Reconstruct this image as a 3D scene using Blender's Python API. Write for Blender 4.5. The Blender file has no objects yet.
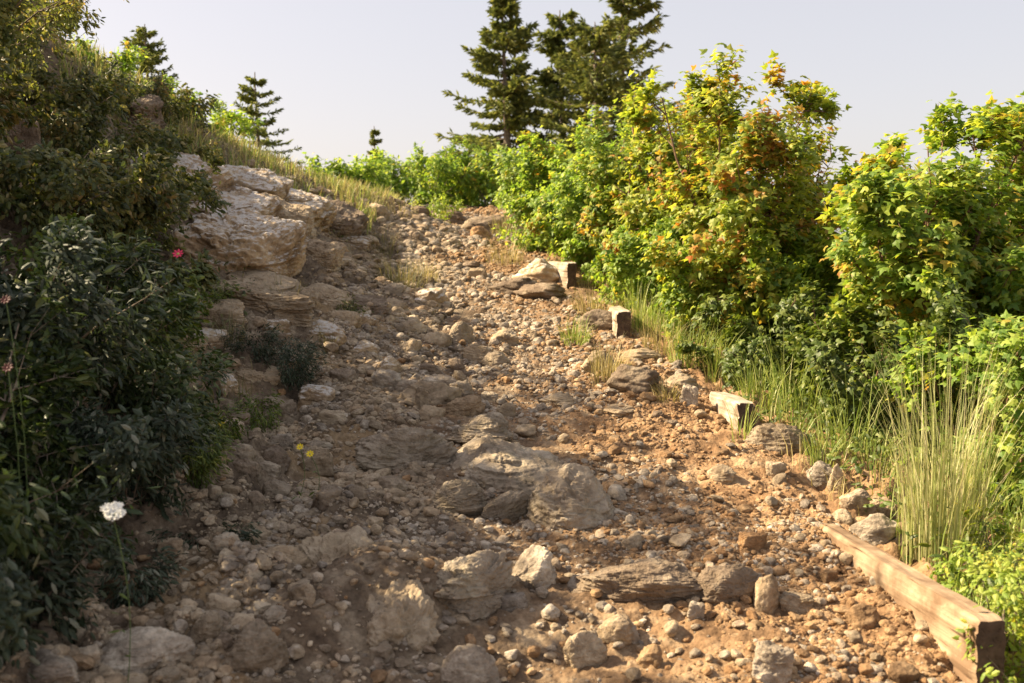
import bpy, math, random
import numpy as np
from math import radians, sin, cos, pi
rng = np.random.default_rng(7)
random.seed(7)
sc = bpy.context.scene
COL = sc.collection

# ------------------------------------------------------------------ camera
CAMZ, PITCH, FPX = 1.4, radians(5), 995.6
cam = bpy.data.cameras.new('camera')
cam.lens = 35; cam.sensor_width = 36; cam.clip_start = .05; cam.clip_end = 6000
cam.dof.use_dof = True; cam.dof.focus_distance = 4.2; cam.dof.aperture_fstop = 4.0
camo = bpy.data.objects.new('camera', cam); COL.objects.link(camo)
camo.location = (0, 0, CAMZ); camo.rotation_euler = (pi/2 - PITCH, 0, 0)
sc.camera = camo

def P(px, py, Y):
    u = (px-512)/FPX; v = (341.5-py)/FPX
    dy = cos(PITCH)+v*sin(PITCH); dz = -sin(PITCH)+v*cos(PITCH)
    t = Y/dy
    return np.array((u*t, Y, CAMZ+dz*t))

# ------------------------------------------------------------------ noise
def _hash(i, j, k):
    n = (i*374761393 + j*668265263 + k*2147483647 * 3 + 1274126177) & 0xffffffff
    n = ((n ^ (n >> 13))*1274126177) & 0xffffffff
    n = ((n ^ (n >> 16))*2246822519) & 0xffffffff
    return ((n ^ (n >> 15)) & 0xffffff)/float(0xffffff)
def vnoise(p):
    p = np.asarray(p, float); f = np.floor(p); i = f.astype(np.int64); t = p-f; t = t*t*t*(t*(t*6-15)+10)
    r = 0
    for a in (0, 1):
        for b in (0, 1):
            for c in (0, 1):
                w = (t[..., 0] if a else 1-t[..., 0])*(t[..., 1] if b else 1-t[..., 1])*(t[..., 2] if c else 1-t[..., 2])
                r = r + w*_hash(i[..., 0]+a, i[..., 1]+b, i[..., 2]+c*7919)
    return r*2-1
def fbm(p, oct=4, lac=2.1, gain=.5, ridged=False):
    p = np.asarray(p, float); s = 0; a = 1; tot = 0
    for o in range(oct):
        n = vnoise(p + o*17.3)
        if ridged: n = 1-2*np.abs(n)
        s = s+a*n; tot += a; a *= gain; p = p*lac
    return s/tot
def sstep(a, b, x):
    t = np.clip((x-a)/(b-a), 0, 1); return t*t*(3-2*t)
def unit(v): return v/np.maximum(np.linalg.norm(v, axis=-1, keepdims=True), 1e-9)

# ------------------------------------------------------------------ mesh + tagging helpers
def mesh(name, V, F, mats, smooth=True, midx=None):
    """F: one (n,k) array or a list of them"""
    if not isinstance(F, list): F = [F]
    F = [np.asarray(f, np.int64) for f in F if len(f)]
    me = bpy.data.meshes.new(name)
    loops = np.concatenate([f.ravel() for f in F])
    tot = np.concatenate([np.full(len(f), f.shape[1]) for f in F])
    st = np.concatenate(([0], np.cumsum(tot)[:-1]))
    me.vertices.add(len(V)); me.vertices.foreach_set('co', np.asarray(V, np.float32).ravel())
    me.loops.add(len(loops)); me.loops.foreach_set('vertex_index', loops.astype(np.int32))
    me.polygons.add(len(tot)); me.polygons.foreach_set('loop_start', st.astype(np.int32))
    me.polygons.foreach_set('loop_total', tot.astype(np.int32))
    me.polygons.foreach_set('use_smooth', np.full(len(tot), smooth))
    for m in (mats if isinstance(mats, (list, tuple)) else [mats]): me.materials.append(m)
    if midx is not None: me.polygons.foreach_set('material_index', np.asarray(midx, np.int32))
    me.update(calc_edges=True)
    return me
def link(name, me, parent=None, loc=(0, 0, 0), rot=(0, 0, 0)):
    o = bpy.data.objects.new(name, me); COL.objects.link(o)
    o.location = loc; o.rotation_euler = rot
    if parent is not None: o.parent = parent
    return o
def tag(o, label=None, cat=None, group=None, kind=None):
    if label: o['label'] = label
    if cat: o['category'] = cat
    if group: o['group'] = group
    if kind: o['kind'] = kind
    return o
def thing(name, loc, label, cat, group=None):
    o = bpy.data.objects.new(name, None); COL.objects.link(o); o.location = loc
    o.empty_display_size = .1
    return tag(o, label, cat, group)

# ------------------------------------------------------------------ materials
def newmat(name):
    m = bpy.data.materials.new(name); m.use_nodes = True
    nt = m.node_tree; nt.nodes.clear()
    return m, nt, nt.nodes, nt.links
def N(nt, typ, **kw):
    n = nt.nodes.new(typ)
    for k, v in kw.items():
        if k.startswith('i_'):
            n.inputs[k[2:].replace('_', ' ')].default_value = v
        else: setattr(n, k, v)
    return n
def ramp(nt, fac, stops, interp='LINEAR'):
    r = nt.nodes.new('ShaderNodeValToRGB'); r.color_ramp.interpolation = interp
    e = r.color_ramp.elements
    while len(e) < len(stops): e.new(.5)
    for el, (p, c) in zip(e, stops):
        el.position = p; el.color = (*c, 1) if len(c) == 3 else c
    nt.links.new(fac, r.inputs[0]); return r.outputs[0]
def noise(nt, vec, scale, detail=4, rough=.55, dist=0):
    n = N(nt, 'ShaderNodeTexNoise'); n.inputs['Scale'].default_value = scale
    n.inputs['Detail'].default_value = detail; n.inputs['Roughness'].default_value = rough
    n.inputs['Distortion'].default_value = dist
    nt.links.new(vec, n.inputs['Vector']); return n.outputs['Fac']
def mixc(nt, fac, a, b, mode='MIX'):
    m = nt.nodes.new('ShaderNodeMix'); m.data_type = 'RGBA'; m.blend_type = mode
    for s, v in ((m.inputs[0], fac), (m.inputs[6], a), (m.inputs[7], b)):
        if hasattr(v, 'is_linked'): nt.links.new(v, s)
        else: s.default_value = v if not isinstance(v, tuple) else ((*v, 1) if len(v) == 3 else v)
    return m.outputs[2]
def math_(nt, op, a, b=0.0, c=None):
    m = nt.nodes.new('ShaderNodeMath'); m.operation = op
    for i, v in enumerate((a, b) if c is None else (a, b, c)):
        if hasattr(v, 'is_linked'): nt.links.new(v, m.inputs[i])
        else: m.inputs[i].default_value = v
    return m.outputs[0]
def finish(m, nt, color, rough=.9, bump=None, bstr=.5, bdist=.01, spec=.25):
    p = N(nt, 'ShaderNodeBsdfPrincipled'); o = N(nt, 'ShaderNodeOutputMaterial')
    if hasattr(color, 'is_linked'): nt.links.new(color, p.inputs['Base Color'])
    else: p.inputs['Base Color'].default_value = (*color, 1)
    p.inputs['Roughness'].default_value = rough
    p.inputs['Specular IOR Level'].default_value = spec
    if bump is not None:
        b = N(nt, 'ShaderNodeBump'); b.inputs['Strength'].default_value = bstr; b.inputs['Distance'].default_value = bdist
        nt.links.new(bump, b.inputs['Height']); nt.links.new(b.outputs[0], p.inputs['Normal'])
    nt.links.new(p.outputs[0], o.inputs[0]); return m

def rnd_value(nt):
    g = N(nt, 'ShaderNodeNewGeometry'); oi = N(nt, 'ShaderNodeObjectInfo')
    return math_(nt, 'FRACT', math_(nt, 'ADD', g.outputs['Random Per Island'], oi.outputs['Random']))

def ground_material():
    m, nt, nd, lk = newmat('earth')
    tc = N(nt, 'ShaderNodeTexCoord').outputs['Object']
    sx = N(nt, 'ShaderNodeSeparateXYZ'); lk.new(tc, sx.inputs[0])
    n1 = noise(nt, tc, 1.1, 5, .6); n2 = noise(nt, tc, 9, 6, .65); n3 = noise(nt, tc, 60, 6, .7)
    tan_ = ramp(nt, n2, [(.28, (.055, .040, .028)), (.5, (.155, .115, .078)), (.72, (.35, .285, .20))])
    red = ramp(nt, n2, [(.28, (.10, .055, .028)), (.5, (.29, .178, .095)), (.72, (.48, .345, .21))])
    # reddish loam, greyer bank soil; sunlight and shade also put into the two tones
    f = math_(nt, 'ADD', math_(nt, 'MULTIPLY', sx.outputs[0], .8), math_(nt, 'MULTIPLY', math_(nt, 'SUBTRACT', n1, .5), 2.2))
    f = math_(nt, 'ADD', f, .38); f.node.use_clamp = True
    c = mixc(nt, f, tan_, red)
    # yellowish subsoil in the cut bank
    yl = ramp(nt, noise(nt, tc, 2.2, 4, .6), [(.52, (0, 0, 0)), (.62, (1, 1, 1))])
    left = math_(nt, 'LESS_THAN', sx.outputs[0], -.55)
    c = mixc(nt, math_(nt, 'MULTIPLY', math_(nt, 'MULTIPLY', yl, left), .5), c, (.33, .225, .115))
    c = mixc(nt, .75, c, ramp(nt, n3, [(.3, (.45, .42, .4)), (.55, (1, 1, 1)), (.8, (1.35, 1.3, 1.2))]), 'MULTIPLY')
    h = math_(nt, 'ADD', math_(nt, 'MULTIPLY', n2, 1.0), math_(nt, 'MULTIPLY', n3, .55))
    vor = N(nt, 'ShaderNodeTexVoronoi'); vor.inputs['Scale'].default_value = 70; lk.new(tc, vor.inputs['Vector'])
    h = math_(nt, 'SUBTRACT', h, math_(nt, 'MULTIPLY', vor.outputs['Distance'], .35))
    return finish(m, nt, c, .95, h, .9, .012, .15)

def stone_material(name, cols, scale=14, lichen=.0, moss=.0, strata=0.0, island=True, crk=.16):
    m, nt, nd, lk = newmat(name)
    tc = N(nt, 'ShaderNodeTexCoord').outputs['Object']
    geo = N(nt, 'ShaderNodeNewGeometry')
    pos = geo.outputs['Position']
    n1 = noise(nt, pos, scale, 6, .65, .3); n2 = noise(nt, pos, scale*5, 5, .7)
    c = ramp(nt, n1, [(.3, cols[0]), (.5, cols[1]), (.7, cols[2])])
    r = rnd_value(nt)
    tint = ramp(nt, r, [(0, (.55, .52, .50)), (.3, (1, .95, .88)), (.55, (1.2, 1.15, 1.08)), (.8, (.9, .76, .62)), (1, (1.2, 1.14, 1.05))])
    c = mixc(nt, .85 if island else .25, c, tint, 'MULTIPLY')
    c = mixc(nt, .6, c, ramp(nt, n2, [(.3, (.5, .48, .46)), (.6, (1.1, 1.1, 1.1))]), 'MULTIPLY')
    # cracks
    v = N(nt, 'ShaderNodeTexVoronoi', feature='DISTANCE_TO_EDGE'); v.inputs['Scale'].default_value = scale*.9
    mp = N(nt, 'ShaderNodeMapping'); mp.inputs['Scale'].default_value = (1, 1, 2.2); lk.new(pos, mp.inputs[0])
    ad = N(nt, 'ShaderNodeVectorMath', operation='ADD'); lk.new(mp.outputs[0], ad.inputs[0])
    nn = N(nt, 'ShaderNodeTexNoise'); nn.inputs['Scale'].default_value = scale*1.5; lk.new(pos, nn.inputs['Vector'])
    sc_ = N(nt, 'ShaderNodeVectorMath', operation='SCALE'); lk.new(nn.outputs['Color'], sc_.inputs[0]); sc_.inputs['Scale'].default_value = .3
    lk.new(sc_.outputs[0], ad.inputs[1]); lk.new(ad.outputs[0], v.inputs['Vector'])
    crack = ramp(nt, v.outputs['Distance'], [(0, (0, 0, 0)), (.035, (1, 1, 1))])
    c = mixc(nt, crk, c, ramp(nt, v.outputs['Distance'], [(0, (.35, .3, .26)), (.03, (1, 1, 1))]), 'MULTIPLY')
    if lichen:
        lf = ramp(nt, noise(nt, pos, 22, 7, .72), [(.6-lichen*.12, (0, 0, 0)), (.66-lichen*.1, (1, 1, 1))])
        sep = N(nt, 'ShaderNodeSeparateXYZ'); lk.new(geo.outputs['Normal'], sep.inputs[0])
        up = ramp(nt, sep.outputs[2], [(.35, (0, 0, 0)), (.75, (1, 1, 1))])
        c = mixc(nt, math_(nt, 'MULTIPLY', math_(nt, 'MULTIPLY', lf, up), .85), c, (.55, .52, .48))
    if moss:
        lf = ramp(nt, noise(nt, pos, 7, 6, .7), [(.5, (0, 0, 0)), (.7, (1, 1, 1))])
        c = mixc(nt, math_(nt, 'MULTIPLY', lf, moss), c, (.14, .13, .04))
    h = math_(nt, 'ADD', n1, math_(nt, 'MULTIPLY', n2, .9))
    h = math_(nt, 'ADD', h, math_(nt, 'MULTIPLY', crack, .10))
    return finish(m, nt, c, .85, h, .8, .012 if island else .02, .25)

def leaf_material(name, stops, alt=None, altpos=(.58, .68), altscale=2.5, transl=.4, rough=.5, tcol=None, spec=.4):
    """stops: ramp over a random per leaf; alt: second ramp (autumn tints) that takes over in patches"""
    m, nt, nd, lk = newmat(name)
    geo = N(nt, 'ShaderNodeNewGeometry'); r = geo.outputs['Random Per Island']
    c = ramp(nt, r, stops)
    if alt:
        nz = noise(nt, geo.outputs['Position'], altscale, 3, .6)
        k = math_(nt, 'ADD', nz, math_(nt, 'MULTIPLY', math_(nt, 'SUBTRACT', math_(nt, 'FRACT', math_(nt, 'MULTIPLY', r, 17.3)), .5), .34))
        c = mixc(nt, ramp(nt, k, [(altpos[0], (0, 0, 0)), (altpos[1], (1, 1, 1))]), c, ramp(nt, math_(nt, 'FRACT', math_(nt, 'MULTIPLY', r, 7.7)), alt))
    p = N(nt, 'ShaderNodeBsdfPrincipled'); p.inputs['Roughness'].default_value = rough; p.inputs['Specular IOR Level'].default_value = spec
    lk.new(c, p.inputs['Base Color'])
    t = N(nt, 'ShaderNodeBsdfTranslucent'); lk.new(mixc(nt, 1.0, c, tcol or (1.5, 1.45, .7), 'MULTIPLY'), t.inputs[0])
    mx = N(nt, 'ShaderNodeMixShader'); mx.inputs[0].default_value = transl
    lk.new(p.outputs[0], mx.inputs[1]); lk.new(t.outputs[0], mx.inputs[2])
    o = N(nt, 'ShaderNodeOutputMaterial'); lk.new(mx.outputs[0], o.inputs[0])
    return m

def bark_material(name, a, b):
    m, nt, nd, lk = newmat(name)
    tc = N(nt, 'ShaderNodeTexCoord').outputs['Object']
    n = noise(nt, tc, 30, 4, .6)
    return finish(m, nt, ramp(nt, n, [(.35, a), (.65, b)]), .85, n, .5, .004)

def timber_material(name, a, b, dirt):
    m, nt, nd, lk = newmat(name)
    tc = N(nt, 'ShaderNodeTexCoord').outputs['Object']
    mp = N(nt, 'ShaderNodeMapping'); mp.inputs['Scale'].default_value = (45, 1.8, 45); lk.new(tc, mp.inputs[0])
    g = noise(nt, mp.outputs[0], 1, 6, .6, .6)
    n2 = noise(nt, tc, 9, 5, .6)
    c = ramp(nt, g, [(.3, a), (.65, b)])
    c = mixc(nt, math_(nt, 'MULTIPLY', ramp(nt, n2, [(.40, (0, 0, 0)), (.60, (1, 1, 1))]), .85), c, dirt)
    ck = ramp(nt, g, [(.34, (.2, .15, .12)), (.40, (1, 1, 1))])
    c = mixc(nt, .8, c, ck, 'MULTIPLY')
    return finish(m, nt, c, .8, math_(nt, 'ADD', g, math_(nt, 'MULTIPLY', n2, .4)), .7, .006)

EARTH = ground_material()
ST_TAN = stone_material('tan_stone', [(.15, .115, .078), (.33, .27, .195), (.52, .45, .345)])
ST_GREY = stone_material('grey_stone', [(.15, .125, .10), (.34, .295, .24), (.60, .55, .47)])
ST_RUST = stone_material('rust_stone', [(.14, .085, .045), (.31, .205, .115), (.47, .355, .225)])
BR_GREY = stone_material('weathered_bedrock', [(.17, .135, .095), (.31, .255, .19), (.46, .40, .31)], 6, 0, .18, island=False)
BR_LEDGE = stone_material('lichened_ledge', [(.15, .105, .068), (.37, .275, .17), (.50, .41, .29)], 5, 1.3, 0, island=False, crk=.5)
BR_TAN = stone_material('tan_bedrock', [(.18, .135, .09), (.35, .275, .185), (.50, .42, .31)], 5, 0, 0, island=False)
BR_BROWN = stone_material('brown_bedrock', [(.11, .08, .055), (.21, .16, .115), (.34, .28, .21)], 7, 0, .12, island=False)

# ------------------------------------------------------------------ terrain
EDGE_Y = np.array([-5, 2.0, 2.5, 3.5, 4.2, 5.8, 7.3, 9, 12, 14, 20])
EDGE_R = np.array([1.25, 1.12, 1.10, 1.06, 1.0, .72, .45, .15, .2, .3, .5])
EDGE_L = np.array([-.9, -.62, -.60, -.62, -.75, -.78, -.72, -.85, -1.0, -1.0, -.8])
def edgeR(y): return np.interp(y, EDGE_Y, EDGE_R)
def edgeL(y): return np.interp(y, EDGE_Y, EDGE_L)

cp = []
for y in (0, 1.2, 2.2, 3, 4.2, 5, 6.5, 8, 10, 12):
    for x in (-.25, .35): cp.append((x, y, .16*y))
    cp.append((float(edgeR(y)), y, .16*y+.0))
for y in (13.5, 15): cp += [(-.3, y, 2.05), (.6, y, 2.0)]
for a in [(100, 660, 2.2), (0, 600, 2.3), (120, 560, 2.6), (250, 560, 2.75), (0, 560, 2.4), (200, 450, 3.4), (300, 450, 3.7),
          (0, 350, 3.0), (220, 370, 4.2), (150, 300, 4.3), (300, 330, 5.0), (200, 290, 4.9), (230, 272, 5.2), (150, 240, 5.3),
          (300, 262, 6.2), (370, 250, 8.0), (150, 150, 7.0), (250, 168, 8.0), (320, 180, 9.5), (350, 203, 10.5), (215, 138, 8.8),
          (150, 95, 8.0), (90, 75, 7.2), (0, 130, 5.0), (0, 0, 6.5), (0, 200, 4.0)]:
    cp.append(tuple(P(*a)))
cp += [(-5, 0, 2.3), (-3, 0, 1.15), (-1.2, 0, .12), (-5, 4, 3.1), (-7, 6, 4.1), (-5, 8, 3.2), (-8, 10, 3.9), (-10, 0, 4.6), (-5, 12, 2.7),
       (-3, 12, 2.1), (-10, 16, 3.2), (-3, 16, 2.0), (0, 20, 1.9), (4, 12, 1.5), (4, 20, 1.5), (10, 10, -.5), (10, 0, -2), (3, 0, -.6),
       (3, 4, 0), (3, 8, .7), (1.9, 2, .1), (1.9, 4, .38), (1.9, 6, .72), (10, 20, .8), (1.5, 10, 1.45), (0, -3, -.5), (-10, -5, 4), (10, -5, -2.5),
       (-12, 8, 4.6), (-16, 20, 3.5), (-16, -6, 5), (16, 20, .2), (16, -6, -3)]
cp = np.array(cp)
def tpsk(d2): return np.where(d2 > 1e-12, .5*d2*np.log(np.maximum(d2, 1e-12)), 0)
_d2 = ((cp[:, None, :2]-cp[None, :, :2])**2).sum(-1)
n_ = len(cp); A = np.zeros((n_+3, n_+3)); A[:n_, :n_] = tpsk(_d2)+np.eye(n_)*.02
A[:n_, n_] = 1; A[:n_, n_+1:] = cp[:, :2]; A[n_, :n_] = 1; A[n_+1:, :n_] = cp[:, :2].T
TW = np.linalg.solve(A, np.concatenate((cp[:, 2], [0, 0, 0])))
def base_h(x, y):
    x = np.asarray(x, float); y = np.asarray(y, float)
    xs = np.clip(x, -15, 15); ys = np.clip(y, -5, 20)
    out = TW[n_]+TW[n_+1]*xs+TW[n_+2]*ys
    for i in range(n_):
        out = out+TW[i]*tpsk((xs-cp[i, 0])**2+(ys-cp[i, 1])**2)
    far = 1.2-.03*x
    r = np.hypot(x, y-5); f = sstep(13, 40, r)
    far = np.clip(far, -30, 2.5)
    return out*(1-f)+far*f
# low steps and hollows across the tread
BUMPS = [(905, 640, .10, .30, .05), (395, 600, .16, .17, .12), (350, 520, .16, .20, .07), (300, 640, .12, .1, .06), (230, 590, .2, .1, .06), (600, 655, .30, .16, -.04), (445, 630, .12, .12, -.03), (385, 425, .2, .15, .06),
         (640, 395, .13, .12, .06), (625, 375, .14, .1, .05), (545, 430, .3, .08, -.05), (330, 610, .14, .15, .04)]
def plain_ground(px, py):
    a = np.linspace(1.2, 16, 500)
    pts = np.array([P(px, py, y) for y in a]); h = base_h(pts[:, 0], pts[:, 1])
    k = np.argmax(h > pts[:, 2]); return pts[k]
BW = [(*plain_ground(b[0], b[1])[:2], b[2], b[3], b[4]) for b in BUMPS]
def height_full(x, y):
    h = base_h(x, y)
    for bx, by, sx, sy, a in BW:
        h = h+a*np.exp(-((x-bx)/sx)**2-((y-by)/sy)**2)
    p = np.stack([x, y, np.zeros_like(x)], -1)
    tr = sstep(edgeL(y)-.35, edgeL(y)+.1, x)*(1-sstep(edgeR(y)-.1, edgeR(y)+.3, x))   # 1 in the tread
    bank = 1-tr
    near = 1-sstep(14, 30, np.hypot(x, y))
    h = h+near*(fbm(p*1.1, 3)*(.05+.10*bank)+fbm(p*4.2+5, 4, gain=.55)*(.030+.035*bank)+(fbm(p*13+9, 4, ridged=True)-.2)*(.020+.036*bank)+fbm(p*42, 3, ridged=True)*.009)
    return h
def axis(segs):
    out = []
    for a, b, s0, s1 in segs:
        v = a
        while v < b:
            out.append(v); t = (v-a)/(b-a); v += s0*(1-t)+s1*t
    out.append(segs[-1][1]); return np.array(out)
gx = axis([(-2500, -60, 700, 30), (-60, -12, 12, .6), (-12, -4, .5, .07), (-4, -1.8, .06, .02), (-1.8, 1.4, .0145, .0145), (1.4, 4, .03, .12), (4, 14, .15, .9), (14, 60, 1, 12), (60, 2500, 30, 700)])
gy = axis([(-60, -6, 20, 1), (-6, 1.2, .8, .05), (1.2, 3.5, .014, .016), (3.5, 7, .017, .03), (7, 13.5, .03, .06), (13.5, 26, .08, .8), (26, 80, 1, 12), (80, 3500, 30, 700)])
GX, GY = np.meshgrid(gx, gy)
GZ = height_full(GX, GY)
def H(x, y):
    x = np.asarray(x, float); y = np.asarray(y, float)
    i = np.clip(np.searchsorted(gx, x)-1, 0, len(gx)-2); j = np.clip(np.searchsorted(gy, y)-1, 0, len(gy)-2)
    tx = (x-gx[i])/(gx[i+1]-gx[i]); ty = (y-gy[j])/(gy[j+1]-gy[j])
    return (GZ[j, i]*(1-tx)*(1-ty)+GZ[j, i+1]*tx*(1-ty)+GZ[j+1, i]*(1-tx)*ty+GZ[j+1, i+1]*tx*ty)
def G(px, py, y0=1.3, y1=18):
    """where the line of sight through a pixel meets the terrain"""
    a = np.linspace(y0, y1, 1600)
    u = (px-512)/FPX; v = (341.5-py)/FPX
    dy = cos(PITCH)+v*sin(PITCH); dz = -sin(PITCH)+v*cos(PITCH)
    t = a/dy; x = u*t; z = CAMZ+dz*t; h = H(x, a)
    hit = h > z; k = int(np.argmax(hit)) if hit.any() else len(a)-1
    return np.array((x[k], a[k], h[k]))
nxg, nyg = len(gx), len(gy)
V = np.stack([GX.ravel(), GY.ravel(), GZ.ravel()], -1)
idx = np.arange(nxg*nyg).reshape(nyg, nxg)
Q = np.stack([idx[:-1, :-1].ravel(), idx[:-1, 1:].ravel(), idx[1:, 1:].ravel(), idx[1:, :-1].ravel()], -1)
cxy = V[Q].mean(1)
wob = fbm(np.stack([cxy[:, 0]*3, cxy[:, 1]*3, 0*cxy[:, 0]], -1), 2)*.12
ontrail = (cxy[:, 0] > edgeL(cxy[:, 1])+wob) & (cxy[:, 0] < edgeR(cxy[:, 1])-.02) & (cxy[:, 1] > -4) & (cxy[:, 1] < 19)
def sub(Qs):
    u, inv = np.unique(Qs.ravel(), return_inverse=True); return V[u], inv.reshape(Qs.shape)
for nm, msk in (('hillside', ~ontrail), ('trail', ontrail)):
    v_, q_ = sub(Q[msk])
    tag(link(nm, mesh(nm, v_, q_, EARTH)), kind='structure')
print('grid', nxg, nyg)

# distant hill
def distant_hill():
    xs = np.linspace(-420, 260, 60); ys = np.linspace(600, 1300, 30)
    X, Y = np.meshgrid(xs, ys)
    Z = 67*np.exp(-((X+118)/105)**2-((Y-800)/190)**2)*(1+.1*fbm(np.stack([X/60, Y/60, X*0], -1), 3))+20*np.exp(-((X-40)/160)**2-((Y-850)/200)**2)-8
    i = np.arange(X.size).reshape(X.shape)
    q = np.stack([i[:-1, :-1].ravel(), i[:-1, 1:].ravel(), i[1:, 1:].ravel(), i[1:, :-1].ravel()], -1)
    m, nt, nd, lk = newmat('hazed_scrub')  # scrub colour greyed to stand in for haze of the air
    tc = N(nt, 'ShaderNodeTexCoord').outputs['Object']
    finish(m, nt, ramp(nt, noise(nt, tc, .05, 4), [(.35, (.16, .17, .17)), (.65, (.27, .26, .26))]), 1)
    tag(link('hill', mesh('hill', np.stack([X.ravel(), Y.ravel(), Z.ravel()], -1), q, m)), kind='structure')
distant_hill()

# ------------------------------------------------------------------ stones
def ico(sub):
    t = (1+5**.5)/2
    v = [(-1, t, 0), (1, t, 0), (-1, -t, 0), (1, -t, 0), (0, -1, t), (0, 1, t), (0, -1, -t), (0, 1, -t), (t, 0, -1), (t, 0, 1), (-t, 0, -1), (-t, 0, 1)]
    f = [(0, 11, 5), (0, 5, 1), (0, 1, 7), (0, 7, 10), (0, 10, 11), (1, 5, 9), (5, 11, 4), (11, 10, 2), (10, 7, 6), (7, 1, 8), (3, 9, 4), (3, 4, 2), (3, 2, 6), (3, 6, 8), (3, 8, 9), (4, 9, 5), (2, 4, 11), (6, 2, 10), (8, 6, 7), (9, 8, 1)]
    v = unit(np.array(v, float)); f = np.array(f)
    for _ in range(sub):
        e = np.sort(np.concatenate([f[:, [0, 1]], f[:, [1, 2]], f[:, [2, 0]]]), 1)
        u, inv = np.unique(e, axis=0, return_inverse=True); inv = inv.ravel()
        m = unit(v[u].mean(1)); k = len(f); n = len(v)
        a, b, c = inv[:k]+n, inv[k:2*k]+n, inv[2*k:]+n
        f = np.concatenate([np.stack([f[:, 0], a, c], 1), np.stack([f[:, 1], b, a], 1), np.stack([f[:, 2], c, b], 1), np.stack([a, b, c], 1)])
        v = np.concatenate([v, m])
    return v, f
def rock_shape(seed, subd, dims=(1, 1, .7), planes=14, rough=.06, strata=0., fine=.02, sharp=14, box=0., frac=1.):
    """unit-ish stone (half sizes = dims)"""
    r = np.random.default_rng(seed)
    v, f = ico(subd)
    n = unit(r.normal(size=(planes, 3))); d = r.uniform(.62, .95, planes)
    if box:
        n = np.concatenate([n, [(0, 0, 1), (1, .1, 0), (-1, .2, 0), (.1, 1, 0), (.1, -1, .15), (0, 0, -1)]]); d = np.concatenate([d, [.62]*6])
        n = unit(n)
    dots = v@n.T
    q = np.where(dots > .05, d/np.maximum(dots, .05), 50)
    q = np.concatenate([q, np.full((len(v), 1), 1.05)], 1)
    rad = (q**(-sharp)).sum(1)**(-1/sharp)
    s = r.uniform(0, 90, 3)
    rad = rad*(1+rough*2*fbm(v*1.7+s, 4)+fine*fbm(v*9+s, 3, ridged=True))
    if subd >= 4:
        rad = rad*(1+.05*(fbm(v*np.array([3, 3, 5])+s+7, 4, ridged=True)-.2))
        K = 44 if subd >= 5 else 20      # fracture blocks: each cell steps in or out, with a crack between
        sd_ = unit(r.normal(size=(K, 3))); off = r.normal(0, .024, K)
        wv = unit(v+.16*np.stack([fbm(v*3+s+q, 3) for q in (1, 2, 3)], -1))*np.array([1, 1, 1.5])
        dd = np.sqrt(((wv[:, None]-sd_[None]*np.array([1, 1, 1.5]))**2).sum(-1)); so_ = np.argsort(dd, 1)[:, :2]
        f1 = np.take_along_axis(dd, so_[:, :1], 1)[:, 0]; f2 = np.take_along_axis(dd, so_[:, 1:], 1)[:, 0]; e_ = f2-f1
        rad = rad*(1+frac*(off[so_[:, 0]]*sstep(0, .05, e_)-.022*np.exp(-e_/.022)))
    p = v*rad[:, None]*np.array(dims)
    if strata:
        tilt = p[:, 2]+.18*p[:, 0]+.1*fbm(p*2.5+s, 3)*max(dims)
        per = dims[2]*.42
        ph = (tilt/per) % 1.0
        k = (np.clip(ph*3, 0, 1)-np.clip((ph-.75)*4, 0, 1))
        p[:, :2] *= (1+strata*(k-.5))[:, None]
    return p, f
def rotz(a):
    c, s = np.cos(a), np.sin(a); return np.array([[c, -s, 0], [s, c, 0], [0, 0, 1]])
def euler(a, b, c):
    ca, sa, cb, sb = np.cos(a), np.sin(a), np.cos(b), np.sin(b)
    z = np.zeros_like(ca); o = np.ones_like(ca)
    Rx = np.stack([np.stack([o, z, z], -1), np.stack([z, ca, -sa], -1), np.stack([z, sa, ca], -1)], -2)
    Ry = np.stack([np.stack([cb, z, sb], -1), np.stack([z, o, z], -1), np.stack([-sb, z, cb], -1)], -2)
    cc, s2 = np.cos(c), np.sin(c)
    Rz = np.stack([np.stack([cc, -s2, z], -1), np.stack([s2, cc, z], -1), np.stack([z, z, o], -1)], -2)
    return Rz@Ry@Rx
TAKEN = []
def rock(px, py, wpx, hpx, label, mat=ST_TAN, yaw=0., depth=1.0, name='rock', cat='rock', group=None, seed=None, subd=4, rough=.07,
         strata=0, sink=.35, Y=None, box=0., tilt=0., fine=.025, planes=14, tx=0., frac=1.):
    """a stone whose visible body is wpx x hpx pixels with its foot at (px,py)"""
    g = G(px, py) if Y is None else P(px, py, Y)
    s = g[1]/FPX; w = wpx*s/2; h = hpx*s; hz = h/(2*(1-sink))
    dims = (w*1.06, w*depth*1.0, hz*1.12)
    sd = seed if seed is not None else int(px*7+py*13)
    p, f = rock_shape(sd, subd, dims, planes, rough, strata, fine, box=box, frac=frac)
    p = p@euler(np.array(tilt), np.array(tx), np.array(0.)).T
    x, y = g[0], g[1]+w*depth*.55
    zb = H(x, y)
    z = min(g[2], zb)+h-hz
    o = link(name, mesh(name, p, f, mat), loc=(x, y, z), rot=(0, 0, yaw))
    TAKEN.append((x, y, max(w, w*depth)*.8))
    return tag(o, label, cat, group)

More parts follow.
